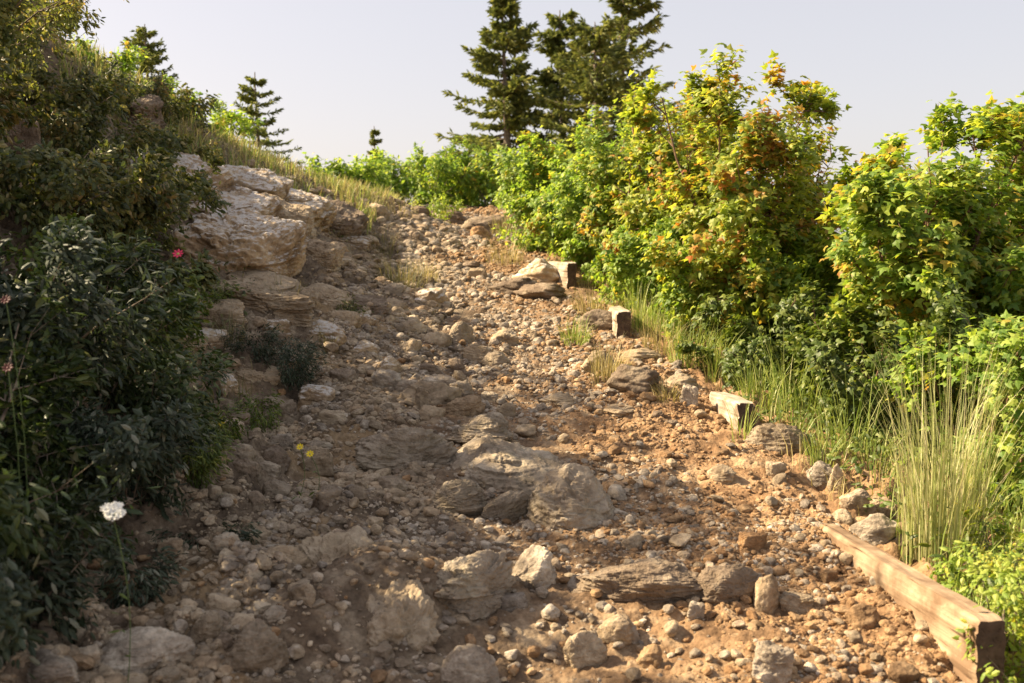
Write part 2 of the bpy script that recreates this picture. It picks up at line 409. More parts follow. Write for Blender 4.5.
# bedrock and boulders in the tread
B = 'bedrock ribs in the middle of the trail'
rock(505, 482, 165, 44, 'broad weathered bedrock hump in the middle of the trail, highest of the ribs', BR_GREY, yaw=-.3, depth=1.0, name='bedrock_rib', group=B, subd=6, strata=.015, sink=.66, rough=.10, tilt=.3, tx=.08)
rock(572, 520, 118, 40, 'rounded mossy brown boulder on the right end of the bedrock hump', BR_GREY, yaw=-.1, depth=.8, name='boulder', subd=6, strata=.0, tilt=.32, sink=.62, rough=.09, tx=.1)
rock(456, 510, 62, 24, 'low domed bedrock rib left of the mossy boulder', BR_GREY, yaw=.35, depth=.7, name='bedrock_rib', group=B, subd=6, strata=.015, rough=.1)
rock(503, 519, 66, 22, 'slanting bedrock splinter in front of the mossy boulder', BR_GREY, yaw=.7, depth=.4, name='bedrock_rib', group=B, subd=6, strata=.015, tx=-.25)
rock(400, 468, 100, 32, 'cracked bedrock hump buried in rubble left of the broad rib', BR_GREY, yaw=.3, depth=.8, name='bedrock_rib', group=B, subd=6, strata=.015, sink=.55, rough=.14)
rock(480, 445, 80, 24, 'flat bedrock rib just uphill of the broad hump', BR_GREY, yaw=-.2, depth=.7, name='bedrock_rib', group=B, subd=6, strata=.015, rough=.1)
rock(470, 606, 105, 44, 'split bedrock block half buried beside the clay knob', BR_GREY, yaw=.4, depth=.75, name='bedrock_rib', group=B, subd=6, strata=.015, sink=.5, rough=.14)
rock(645, 600, 130, 36, 'long low brown rock shelf crossing the lower trail', BR_BROWN, yaw=-.06, depth=.55, name='rock_shelf', subd=6, strata=.03, sink=.4, rough=.07)
rock(728, 600, 74, 34, 'smooth brown block closing the right end of the rock shelf', BR_BROWN, yaw=.1, depth=.6, name='rock_shelf', subd=6, strata=.05, sink=.4, rough=.06)
rock(385, 640, 110, 34, 'low eroded tan clay shelf left of the lower trail', BR_TAN, yaw=.3, depth=1.3, name='clay_shelf', cat='clay bank', subd=6, strata=.05, sink=.75, rough=.2, tilt=.3, fine=.05)
rock(335, 560, 100, 26, 'low eroded tan clay shelf uphill of the larger one', BR_TAN, yaw=.5, depth=1.3, name='clay_shelf', cat='clay bank', subd=6, strata=.05, sink=.75, rough=.2, tilt=.3, fine=.05)
# single stones of the tread
S = [
 (535, 589, 44, 36, 'G', .85, 'pale grey rounded stone left of the brown rock shelf'),
 (480, 362, 40, 19, 'T', .6, 'flat tan stone lying alone in the middle trail'),
 (385, 389, 34, 17, 'G', .8, 'pale flat slab at the left of the upper rubble'),
 (405, 394, 36, 16, 'G', .7, 'pale flat slab against the upright little block'),
 (422, 410, 16, 24, 'T', .7, 'small upright tan block between pale slabs'),
 (440, 392, 46, 15, 'G', .6, 'thin grey slab right of the pale flat slabs'),
 (461, 413, 46, 17, 'T', .6, 'low tan slab above the bedrock hump'),
 (458, 384, 16, 14, 'T', .8, 'small rounded tan cobble above the low slab'),
 (616, 640, 36, 24, 'T', .8, 'rounded tan cobble below the rock shelf'),
 (584, 668, 46, 30, 'T', .5, 'wedge shaped tan stone at the foot of the trail'),
 (514, 610, 38, 16, 'G', .6, 'flat grey stone below the split bedrock'),
 (468, 692, 62, 38, 'G', .7, 'big pale angular boulder at the bottom edge of the picture'),
 (775, 684, 54, 44, 'G', .8, 'pale angular block at the foot of the trail near the long timber'),
 (800, 614, 44, 21, 'T', .7, 'flat tan stone between the rock shelf and the long timber'),
 (767, 611, 28, 34, 'T', .8, 'upright tan stone at the right end of the rock shelf'),
 (754, 552, 42, 20, 'R', .6, 'rounded brown stone uphill of the rock shelf'),
 (723, 483, 30, 13, 'T', .7, 'flat tan stone in the sunny rubble above the shelf'),
 (776, 478, 28, 18, 'T', .7, 'oblong tan stone below the second timber'),
 (690, 408, 24, 28, 'G', .7, 'white block at the foot of the turf mound by the second timber'),
 (780, 452, 60, 24, 'T', .6, 'low boulder on the verge right of the second timber'),
 (480, 238, 22, 10, 'R', .8, 'small brown stone in the upper trail'),
 (630, 648, 20, 18, 'G', .8, 'small grey cobble right of the rounded tan cobble'),
 (697, 620, 22, 20, 'G', .8, 'grey cobble under the smooth brown block'),
 (652, 666, 28, 18, 'R', .7, 'rust brown cobble at the foot of the trail'),
 (372, 470, 18, 14, 'G', .8, 'pale cobble in the rubble left of the bedrock'),
 (338, 545, 20, 14, 'G', .8, 'pale cobble on the bank above the clay knob'),
 (282, 446, 28, 14, 'G', .8, 'flat pale stone at the foot of the left bank'),
 (250, 672, 60, 38, 'T', .7, 'large tan angular rock at the bottom left of the bank'),
 (135, 672, 100, 34, 'G', .7, 'broad pale rock beneath the dark bush at the lower left'),
 (205, 640, 40, 22, 'T', .8, 'tan rock uphill of the broad pale rock'),
 (300, 603, 30, 20, 'T', .8, 'tan rock embedded in the bank left of the clay knob'),
 (120, 600, 44, 26, 'R', .8, 'rust coloured rock at the edge of the dark bush'),
 (170, 560, 34, 18, 'T', .8, 'tan stone beside the fine leaved plants at the lower left'),
 (45, 684, 70, 24, 'G', .7, 'grey rock in the bottom left corner'),
 (255, 505, 22, 12, 'G', .7, 'small pale stone among weeds on the lower bank'),
 (905, 683, 30, 20, 'R', .8, 'brown stone against the base of the long timber'),
 (865, 628, 34, 22, 'R', .7, 'rust brown stone under the hollow of the long timber'),
 (830, 585, 22, 15, 'R', .8, 'small brown stone touching the long timber'),
]
MS = {'G': ST_GREY, 'T': ST_TAN, 'R': ST_RUST}
for px, py, w, h, m, d, lab in S:
    rock(px, py, w, h, lab, MS[m], yaw=rng.uniform(-.5, .5), depth=d, group='loose rocks on and beside the trail', subd=4 if w < 40 else 5, frac=1.6, rough=.07, planes=8, box=float(rng.random() < .4), tx=rng.uniform(-.12, .12))
# stones heaped behind the long timber
K = 'stones heaped behind the long timber'
for px, py, w, h, m, lab in [
 (822, 486, 44, 26, 'G', 'pale sunlit stone at the head of the heap behind the long timber'),
 (838, 492, 22, 32, 'T', 'upright tan slab at the head of the timber stone heap'),
 (858, 508, 36, 22, 'G', 'pale rounded stone in the middle of the timber stone heap'),
 (884, 518, 36, 20, 'T', 'tan pointed stone near the tall grass clump'),
 (880, 543, 54, 30, 'G', 'largest pale stone of the heap, against the long timber'),
 (845, 522, 30, 16, 'T', 'flat tan stone lying on the far end of the long timber'),
 (862, 530, 22, 14, 'R', 'small rust stone wedged in the timber stone heap'),
 (905, 552, 30, 18, 'T', 'tan stone at the root of the tall grass clump')]:
    rock(px, py, w*.9, h*.8, lab, MS[m], yaw=rng.uniform(-.6, .6), depth=.8, group=K, subd=4)
# far end of the trail and around the upper timbers
for px, py, w, h, m, lab in [
 (456, 226, 34, 20, BR_BROWN, 'reddish boulder at the head of the trail, left one of the pair'),
 (484, 234, 58, 24, BR_BROWN, 'broad pinkish boulder at the head of the trail'),
 (418, 218, 24, 14, BR_BROWN, 'small reddish boulder behind the bright green shrublet'),
 (538, 284, 56, 30, BR_LEDGE, 'pinkish grey boulder against the topmost timber'),
 (515, 296, 60, 22, BR_BROWN, 'brown slab sloping below the pinkish boulder'),
 (545, 300, 70, 18, BR_BROWN, 'long dark slab under the topmost timber'),
 (470, 270, 30, 9, BR_BROWN, 'low brown step stone across the upper trail'),
 (408, 262, 24, 10, ST_GREY, 'pale flat stone at the left side of the upper trail'),
 (598, 372, 40, 26, BR_TAN, 'tan rock at the left of the dirt step under the third timber'),
 (640, 362, 52, 14, BR_TAN, 'flat capstone on the dirt step under the third timber'),
 (636, 392, 60, 34, BR_BROWN, 'dark earth step below the flat capstone'),
 (600, 334, 46, 26, BR_BROWN, 'crumbly brown rock left of the third timber'),
 (684, 392, 44, 20, BR_TAN, 'turfy rounded mound beside the second timber'),
 (560, 408, 46, 13, BR_TAN, 'flat pale slab catching sun in the middle trail'),
 (622, 418, 40, 12, BR_TAN, 'flat tan slab right of the sunlit pale slab')]:
    rock(px, py-2, w*.85, h*.75, lab, m, yaw=rng.uniform(-.3, .3), depth=.7, group='boulders along the upper trail', name='boulder', subd=4, rough=.1, strata=.06)
# the ledges of the left bank
L = 'rock ledges in the left bank'
for px, py, w, h, m, yaw, d, st, rl, lab in [
 (228, 272, 165, 72, BR_LEDGE, -.10, 1.1, .03, .16, 'largest overhanging ledge with lichened pale top and tan face'),
 (272, 228, 96, 46, BR_TAN, .1, 1.0, .02, .22, 'smooth tan block resting uphill of the largest ledge'),
 (205, 226, 150, 44, BR_LEDGE, -.25, 1.2, .03, .24, 'pale cracked slab above the largest ledge'),
 (168, 190, 120, 42, BR_LEDGE, -.2, 1.2, .03, .34, 'weathered grey slab high on the left bank'),
 (225, 200, 130, 40, BR_LEDGE, -.3, 1.2, .03, .36, 'long slanting slab below the ridge grass'),
 (285, 215, 100, 32, BR_LEDGE, -.3, 1.1, .03, .34, 'small slanting slab below the yellow ridge grass'),
 (330, 232, 84, 34, BR_BROWN, -.1, 1.1, .04, .30, 'shadowy broken outcrop at the right end of the ridge'),
 (352, 246, 56, 14, BR_LEDGE, -.3, .8, .02, .2, 'pale slab below the shadowy broken outcrop'),
 (318, 262, 60, 26, BR_TAN, -.3, .9, .04, .2, 'tan crumbling ledge between largest ledge and upper trail'),
 (258, 304, 140, 28, BR_TAN, .05, .9, .05, .1, 'lower tan ledge with pale rim under the largest ledge'),
 (205, 324, 90, 26, BR_TAN, .3, .8, .05, .1, 'fractured tan ledge at the edge of the dark bush'),
 (322, 304, 74, 18, BR_TAN, -.2, .8, .05, .15, 'rubbly tan ledge right of the lower ledge'),
 (362, 312, 66, 16, BR_BROWN, .1, .8, .04, .1, 'low brown ledge at the left edge of the trail'),
 (250, 382, 66, 16, BR_TAN, .2, .8, .04, .1, 'low tan rock step above the dark juniper'),
 (12, 158, 60, 52, BR_BROWN, .3, .8, .04, 0, 'reddish brown rock beneath the upper left bushes'),
 (120, 112, 90, 28, BR_BROWN, -.3, 1.0, .04, .3, 'reddish earth scar below the left ridge shrubs')]:
    rock(px, py, w, h, lab, m, yaw=yaw, depth=d, group=L, name='rock_ledge', subd=6, strata=st*.4, rough=.08, sink=.5, box=1., planes=10, tilt=.26, tx=rl, fine=.04, frac=1.9, seed=int(px*3+py))

# repeated loose stones: one mesh per kind, placed one by one
protos = []
for k in range(14):
    r = np.random.default_rng(100+k)
    dims = (1, r.uniform(.6, .95), r.uniform(.38, .8)); kind = 'flat' if dims[2] < .5 else ('rounded' if k % 4 == 1 else 'angular')
    p, f = rock_shape(300+k, 3, dims, 14 if kind == 'rounded' else 6+k % 4, .06, 0, .02, 14 if kind == 'rounded' else 70)
    protos.append((p, f, kind))
pmesh = {(k, m): mesh('stone', protos[k][0], protos[k][1], MS[m]) for k in range(14) for m in 'GTR'}
def zone(px, py):
    if py > 600:
        if px < 330: return 'at the bottom of the left bank'
        if px < 560: return 'below the split bedrock'
        if px < 740: return 'below the brown rock shelf'
        return 'beside the long timber'
    if py > 520:
        if px < 330: return 'on the lower left bank'
        if px < 520: return 'uphill of the split bedrock'
        if px < 700: return 'between mossy boulder and rock shelf'
        return 'in the sun above the rock shelf'
    if py > 430:
        if px < 340: return 'on the bank below the juniper'
        if px < 430: return 'left of the bedrock ribs'
        if px < 620: return 'around the bedrock ribs'
        if px < 740: return 'in sunlit tread right of bedrock'
        return 'below the second timber'
    if py > 340:
        if px < 340: return 'around the dark juniper'
        if px < 500: return 'in shaded rubble above the bedrock'
        return 'in sunlit tread below third timber'
    if py > 270: return 'under the left ledges' if px < 380 else 'in the upper trail'
    return 'near the head of the trail'
def project(p):
    d = np.asarray(p)-np.array((0, 0, CAMZ))
    f = d[..., 1]*cos(PITCH)-d[..., 2]*sin(PITCH); v = d[..., 1]*sin(PITCH)+d[..., 2]*cos(PITCH)
    return 512+FPX*d[..., 0]/f, 341.5-FPX*v/f
cnt = {}; pick = []
cand = 0
while len(pick) < 235 and cand < 9000:
    cand += 1
    py = rng.uniform(240, 683)**1.0; py = 683-(683-py)*rng.uniform(.25, 1); px = rng.uniform(60, 930)
    g = G(px, py)
    if not (edgeL(g[1])-1.15 < g[0] < edgeR(g[1])-.03) or g[1] > 10: continue
    if g[0] < edgeL(g[1]) and rng.random() > .45: continue
    s = g[1]/FPX*rng.choice([11, 14, 18, 25], p=[.34, .33, .22, .11])*.5*rng.uniform(.9, 1.1)*(.7 if g[1] > 4.5 else 1)
    if any((g[0]-t[0])**2+(g[1]-t[1])**2 < (t[2]*.85+s*.7)**2 for t in TAKEN): continue
    TAKEN.append((g[0], g[1], s)); pick.append((px, py, g, s))
seen = {}
for px, py, g, s in pick:
    k = int(rng.integers(14)); m = rng.choice(['G', 'T', 'R'], p=[.36, .42, .22])
    if px > 560 and py < 600: m = rng.choice(['T', 'R', 'G'], p=[.5, .42, .08])
    o = link('stone', pmesh[(k, m)], loc=(g[0], g[1], g[2]+s*protos[k][0][:, 2].max()*.5), rot=(rng.uniform(-.3, .3), rng.uniform(-.3, .3), rng.uniform(0, 6.28)))
    o.scale = (s, s, s)
    z = zone(px, py); wpx = 2*s/g[1]*FPX
    size = 'tiny' if wpx < 12 else 'small' if wpx < 17 else 'large'
    lab = f"{size} {protos[k][2]} {dict(G='pale grey', T='tan', R='rust brown')[m]} stone {z}"
    seen.setdefault(lab, []).append((px, o))
    tag(o, lab, 'stone', 'loose stones '+z)
for lab, l in seen.items():
    if len(l) == 2:
        l.sort(key=lambda t: t[0])
        for (px, o), w in zip(l, ('left', 'right')): o['label'] = lab+f', {w} one'
    elif len(l) == 3:
        l.sort(key=lambda t: t[0])
        for (px, o), w in zip(l, ('leftmost', 'middle', 'rightmost')): o['label'] = lab+f', {w} one'

bseen = {}
def bank_rocks(n, x0, x1, y0, y1, wlo, whi, seed, mats):
    r = np.random.default_rng(seed); c = 0; tries = 0
    while c < n and tries < 600:
        tries += 1
        px, py = r.uniform(x0, x1), r.uniform(y0, y1); g = G(px, py)
        if g[1] > 11: continue
        w = r.uniform(wlo, whi); s_ = w/FPX*g[1]/2
        if any((g[0]-t[0])**2+(g[1]-t[1])**2 < (t[2]*.8+s_*.8)**2 for t in TAKEN): continue
        mt, cn = mats[int(r.integers(len(mats)))]
        hgt = w*r.uniform(.35, .65); sh = 'flat' if hgt < w*.43 else 'blocky' if hgt < w*.55 else 'humped'
        z = zone(px, py)
        lab = f"{'broad' if w > (wlo+whi)/2 else 'medium'} {sh} {cn} embedded rock {z}"
        o = rock(px, py, w, hgt*.8, lab, mt, yaw=r.uniform(-1, 1), depth=r.uniform(.6, 1), name='embedded_rock', group='rocks embedded in the ground', seed=int(r.integers(99999)), subd=4, rough=.10, strata=.01,
                 sink=.5, box=float(r.random() < .6), tilt=r.uniform(0, .35), fine=.05, planes=10, tx=r.uniform(-.2, .2))
        bseen.setdefault(lab, []).append((px, o)); c += 1
bank_rocks(30, 150, 430, 215, 430, 26, 62, 61, [(BR_TAN, 'tan'), (BR_BROWN, 'brown'), (BR_LEDGE, 'pale grey')])
bank_rocks(26, 190, 400, 430, 683, 24, 56, 62, [(BR_TAN, 'tan'), (BR_BROWN, 'brown'), (BR_GREY, 'grey brown')])
bank_rocks(10, 30, 250, 600, 683, 34, 70, 63, [(BR_TAN, 'tan'), (BR_BROWN, 'brown'), (BR_GREY, 'grey brown')])
bank_rocks(16, 360, 540, 225, 440, 16, 36, 64, [(BR_TAN, 'tan'), (BR_BROWN, 'brown'), (BR_GREY, 'grey brown')])
bank_rocks(5, 560, 720, 400, 560, 16, 32, 65, [(BR_TAN, 'tan'), (BR_BROWN, 'brown')])
for lab, l in bseen.items():
    l.sort(key=lambda t: t[0]); nm = {1: ('',), 2: ('left one', 'right one'), 3: ('leftmost one', 'middle one', 'rightmost one')}.get(len(l))
    for (px, o), w_ in zip(l, nm or ('',)*len(l)): o['label'] = lab+(', '+w_ if w_ else '')

def scatter(tv, tf, R, T):
    """copies of a template: R (n,3,3), T (n,3)"""
    n, k = len(T), len(tv)
    V = np.einsum('nij,vj->nvi', R, tv)+T[:, None, :]
    off = (np.arange(n)*k)[:, None, None]
    Fs = [(f[None]+off).reshape(-1, f.shape[1]) for f in (tf if isinstance(tf, list) else [tf])]
    return V.reshape(-1, 3), Fs
def merge(parts):
    Vs, Fs, o = [], [], 0
    for v, f in parts:
        Vs.append(v); Fs += [a+o for a in f]; o += len(v)
    return np.concatenate(Vs), Fs
def gravel(name, n, mat, lo, hi, ylo, yhi, xfun, subd, seed):
    r = np.random.default_rng(seed)
    y = np.exp(r.uniform(np.log(ylo), np.log(yhi), n*3)); x = xfun(y, r)
    clump = fbm(np.stack([x*2.3, y*2.3, x*0+seed], -1), 3)
    keep = r.random(len(x)) < np.clip(.5+clump*2.1, .05, 1)
    x, y = x[keep][:n], y[keep][:n]
    n = len(x)
    s = np.exp(np.clip(r.normal(np.log(lo*1.5), .66, n), np.log(lo*.8), np.log(hi*1.3))); s = s*(1+.18*np.maximum(y-3, 0))
    k = r.integers(0, 8, n); parts = []
    for j in range(8):
        dims = (1, r.uniform(.65, .95), r.uniform(.4, .75))
        tv, tf = rock_shape(500+j, subd, dims, 7, .08, 0, .0, 40)
        q = k == j
        R = euler(r.uniform(-.7, .7, q.sum()), r.uniform(-.4, .4, q.sum()), r.uniform(0, 6.28, q.sum()))*s[q][:, None, None]
        T = np.stack([x[q], y[q], H(x[q], y[q])+s[q]*r.uniform(-.35, .3, q.sum())], -1)
        parts.append(scatter(tv, tf, R, T))
    v, f = merge(parts)
    return tag(link(name, mesh(name, v, f, mat, smooth=False)), label=dict(gravel='loose gravel and crumbled rock strewn over the trail and lower bank', grit='fine reddish grit and clods in the sunny tread', scree='pale rock fragments spilling down the left bank')[name], cat=name, kind='stuff')
def x_tread(y, r): return edgeL(y)-.15+(edgeR(y)-edgeL(y)+.17)*r.random(len(y))**1.7
def x_right(y, r): return edgeR(y)+.03-np.abs(r.normal(0, .55, len(y)))
def x_bank(y, r): return edgeL(y)+.35-np.abs(r.normal(0, .8, len(y)))
gravel('gravel', 30000, ST_GREY, .0035, .020, 1.6, 12.5, x_tread, 1, 21)
gravel('grit', 42000, ST_RUST, .0028, .015, 1.6, 12.5, x_right, 1, 22)
gravel('scree', 36000, ST_TAN, .0045, .026, 1.6, 10, x_bank, 1, 23)

# ------------------------------------------------------------------ timbers
T_LIGHT = timber_material('sun_bleached_timber', (.24, .165, .10), (.44, .33, .22), (.17, .105, .062))
T_WHITE = timber_material('silvered_timber', (.30, .25, .19), (.52, .46, .38), (.24, .18, .12))
T_END_SHADE = timber_material('shaded_end_grain', (.07, .045, .03), (.14, .095, .065), (.05, .035, .025))  # end grain coloured dark as the shade on faces away from the sun
def timber(a, b, w, h, mat, label, sag=0., taper=.0, chip=.012, seed=1):
    """squared beam along the verge from near end a to far end b (top left edge points)"""
    a = np.array(a); b = np.array(b); L_ = np.linalg.norm(b-a); nl, nw, nh = max(14, int(L_/.02)), 8, 14
    yaw = math.atan2(-(b[0]-a[0]), b[1]-a[1]); pitch = math.asin((b[2]-a[2])/L_)
    r = np.random.default_rng(seed)
    rings = []
    per = [(i/nw, 0) for i in range(nw)]+[(1, -j/nh) for j in range(nh)]+[(1-i/nw, -1) for i in range(nw)]+[(0, -1+j/nh) for j in range(nh)]
    per = np.array(per)
    for i in range(nl+1):
        t = i/nl; q = per.copy(); q[:, 0] *= w; q[:, 1] *= h
        q = np.stack([q[:, 0], np.full(len(q), t*L_), q[:, 1]], -1)
        n = fbm(q*np.array([14, 2.5, 14])+seed*3, 4)
        cx, cz = w/2, -h/2
        dirv = unit(np.stack([q[:, 0]-cx, q[:, 0]*0, q[:, 2]-cz], -1))
        corner = np.minimum(np.abs(per[:, 0]*2-1), np.abs(per[:, 1]*2+1))
        q += dirv*(n[:, None]*.010)-dirv*(sstep(.72, 1, corner)*chip*(1+.8*vnoise(q*9+seed)))[:, None]
        edge = np.minimum(t, 1-t)*L_
        if edge < .012: q -= dirv*(.006*(1-edge/.012))
        q[:, 2] -= sag*math.sin(pi*t)
        rings.append(q)
    V_ = np.concatenate(rings); m = len(per)
    Fq = []
    for i in range(nl):
        for j in range(m): Fq.append((i*m+j, i*m+(j+1) % m, (i+1)*m+(j+1) % m, (i+1)*m+j))
    Fq = np.array(Fq)[:, ::-1]
    caps = []; extra = []; off = len(V_)
    for ri, sgn in ((0, 1), (nl, -1)):
        c = V_[ri*m:(ri+1)*m].mean(0); extra.append(c); ci = off+len(extra)-1
        for j in range(m):
            t3 = (ri*m+j, ri*m+(j+1) % m, ci); caps.append(t3 if sgn > 0 else t3[::-1])
    V_ = np.concatenate([V_, extra])
    me = mesh('timber', V_, [Fq, np.array(caps)], [mat, T_END_SHADE], smooth=False, midx=[0]*len(Fq)+[1]*len(caps))
    o = link('timber', me, loc=a, rot=(pitch, 0, yaw))
    o.rotation_mode = 'XYZ'
    return tag(o, label, 'timber', 'timbers edging the right side of the trail')
timber(P(976, 618, 2.24), P(812, 522, 3.25), .075, .26, T_LIGHT, 'long weathered timber at the lower right, nearest and largest of the edging timbers', chip=.02, seed=2)
timber(P(737, 401, 4.15), P(708, 391, 4.62), .085, .14, T_WHITE, 'silvery squared timber end poking out between turf mound and grass, second from the bottom', seed=5)
timber(P(616, 311, 5.7), P(607, 306, 6.1), .09, .17, T_WHITE, 'short upright looking timber end above the dirt step, third from the bottom', seed=8)
timber(P(567, 263, 7.15), P(545, 261, 7.6), .08, .20, T_WHITE, 'pale timber, end coloured dark as shade, beside the pinkish boulder, topmost of the row', seed=11)

# ------------------------------------------------------------------ vegetation helpers
def tubes(L_, R_, sides=5):
    """L_ (n,k,3) polylines, R_ (n,k) radii -> V, [F]"""
    n, k, _ = L_.shape
    t = np.gradient(L_, axis=1); t = unit(t)
    ref = np.where(np.abs(t[..., 2:3]) > .9, np.array([1., 0, 0]), np.array([0, 0, 1.]))
    a = unit(np.cross(t, ref)); b = np.cross(t, a)
    ang = np.arange(sides)*2*pi/sides
    V_ = L_[:, :, None]+R_[:, :, None, None]*(a[:, :, None]*np.cos(ang)[:, None]+b[:, :, None]*np.sin(ang)[:, None])
    i = np.arange(n*k*sides).reshape(n, k, sides); j = np.roll(i, -1, 2)
    F_ = np.stack([i[:, :-1], j[:, :-1], j[:, 1:], i[:, 1:]], -1).reshape(-1, 4)
    return V_.reshape(-1, 3), [F_]
def frames(nrm, axis_):
    z = unit(nrm); x = unit(axis_-(axis_*z).sum(-1, keepdims=True)*z); y = np.cross(z, x)
    return np.stack([x, y, z], -1)      # columns = axes ; leaf template: +x along the blade
MAPLE = (np.array([(-.35, 0, 0), (0, .0, 0), (.12, .42, -.06), (.38, .52, -.14), (.42, .22, -.02), (1, 0, -.14), (.42, -.22, -.02), (.38, -.52, -.14), (.12, -.42, -.06), (.3, 0, .04)]),
         [np.array([(1, 9, 4), (1, 4, 2), (2, 4, 3), (9, 5, 4), (1, 6, 9), (1, 8, 6), (8, 7, 6), (9, 6, 5)])])
OVAL = (np.array([(0, 0, 0), (.3, .24, -.03), (.7, .2, -.08), (1, 0, -.16), (.7, -.2, -.08), (.3, -.24, -.03), (.35, 0, .05), (.7, 0, .0)]),
        [np.array([(0, 6, 1), (3, 2, 7), (0, 5, 6), (3, 7, 4)]), np.array([(6, 7, 2, 1), (6, 5, 4, 7)])])
LANCE = (np.array([(0, 0, 0), (.35, .12, -.02), (.7, .1, -.06), (1, 0, -.12), (.7, -.1, -.06), (.35, -.12, -.02), (.5, 0, .03)]),
         [np.array([(0, 6, 1), (1, 6, 2), (2, 6, 3), (3, 6, 4), (4, 6, 5), (5, 6, 0)])])
LAUREL = (np.array([(0, 0, 0), (.3, .17, -.03), (.7, .16, -.07), (1, 0, -.14), (.7, -.16, -.07), (.3, -.17, -.03), (.35, 0, .04), (.7, 0, .0)]), OVAL[1])
SPRAY = (np.array([(0, 0, 0), (.5, .16, 0), (1, 0, -.05), (.5, -.16, 0), (.5, 0, .13), (.5, 0, -.13)]),
         [np.array([(0, 1, 2, 3), (0, 4, 2, 5)])])
def grow(r, base, h, w, stems, nb, nt_, lean=(0, 0), up=.8, t0=.18):
    """multi-stemmed shrub skeleton -> list of (polylines, radii), leaf site arrays (pos, outward)"""
    k = 7; t = np.linspace(0, 1, k)
    out = []
    a = r.uniform(0, 2*pi, stems)+np.arange(stems)*2.4; sp = r.uniform(.25, 1, stems)**.7*w*.5
    hh = h*r.uniform(.62, 1.0, stems)*(1-.22*(sp/(w*.5))**2)
    S0 = base+np.stack([np.cos(a)*sp*.14, np.sin(a)*sp*.14, np.full(stems, -.05)], -1)
    E = np.stack([np.cos(a)*sp+lean[0]*h, np.sin(a)*sp+lean[1]*h, hh], -1)
    curve = t[None, :, None]*np.ones((stems, 1, 3)); curve[..., 2] = (t**(.85))[None]; curve[..., :2] = (t**1.35)[None, :, None]
    L0 = S0[:, None]+E[:, None]*curve+r.normal(0, .018*h, (stems, k, 3))*t[None, :, None]
    out.append((L0, .011*h*(1-.8*t)[None]*r.uniform(.5, 1.1, (stems, 1))))
    # branches
    n = stems*nb; si = np.repeat(np.arange(stems), nb); tt = r.uniform(t0, .97, n)
    f = tt*(k-1); i0 = np.minimum(f.astype(int), k-2); fr = (f-i0)[:, None]
    p0 = L0[si, i0]*(1-fr)+L0[si, i0+1]*fr
    ctr = base+np.array([lean[0]*h*.5, lean[1]*h*.5, h*.35])
    od = unit(p0-ctr); d = unit(od*.6+r.normal(0, .6, (n, 3))+np.array([0, 0, .35*up]))
    ln = h*.34*(1-.55*tt)*r.uniform(.6, 1.25, n)*min(1., .5+w/h*.5)
    tb = np.linspace(0, 1, 5)
    L1 = p0[:, None]+d[:, None]*ln[:, None, None]*tb[None, :, None]; L1[..., 2] += (ln*.18)[:, None]*tb[None]**2*r.uniform(-1, 1, (n, 1))
    out.append((L1, .0042*h*(1-.75*tb)[None]*r.uniform(.5, 1, (n, 1))))
    # twigs
    n2 = n*nt_; bi = np.repeat(np.arange(n), nt_); tw = r.uniform(.2, 1, n2); f = tw*4; i0 = np.minimum(f.astype(int), 3); fr = (f-i0)[:, None]
    p1 = L1[bi, i0]*(1-fr)+L1[bi, i0+1]*fr
    d2 = unit(d[bi]*.6+r.normal(0, .65, (n2, 3))+np.array([0, 0, .2*up])); l2 = ln[bi]*r.uniform(.25, .55, n2)
    tc_ = np.linspace(0, 1, 3)
    L2 = p1[:, None]+d2[:, None]*l2[:, None, None]*tc_[None, :, None]
    out.append((L2, np.full((n2, 3), .0017*h)*(1-.6*tc_)[None]))
    return out, L1, L2, ctr
def shrub(name, label, cat, group, base, h, w, nleaf, tpl, ls, lmat, smat, seed, stems=7, nb=9, nt_=4, lean=(0, 0), up=.8, flat=.5, lo=None, t0=.18, jit=1.0):
    r = np.random.default_rng(seed)
    base = np.array(base, float)
    sk, L1, L2, ctr = grow(r, np.zeros(3), h, w, stems, nb, nt_, lean, up, t0)
    root = thing(name, base, label, cat, group)
    v, f = merge([tubes(a, b, 5 if i == 0 else 4 if i == 1 else 3) for i, (a, b) in enumerate(sk)])
    link('stem', mesh('stem', v, f, smat), root)
    n2 = len(L2); pw = np.exp(r.normal(0, .55, n2)); i = r.choice(n2, nleaf, p=pw/pw.sum()); t = r.uniform(.1, 1.08, nleaf)[:, None]
    p = L2[i, 0]*(1-t)+L2[i, 2]*t
    p = p+r.normal(0, ls*.55*jit, (nleaf, 3))
    out = unit(p-ctr)
    nrm = unit(out*.55+np.array([0, 0, flat])+r.normal(0, .42, (nleaf, 3)))
    ax = unit((L2[i, 2]-L2[i, 0])+out*.2+r.normal(0, .5, (nleaf, 3))*h*.1+np.array([0, 0, -.05*h]))
    R = frames(nrm, ax)*(ls*r.uniform(.55, 1.15, nleaf))[:, None, None]
    v, f = scatter(tpl[0], tpl[1], R, p)
    link('foliage', mesh('foliage', v, f, lmat, smooth=False), root)
    return root
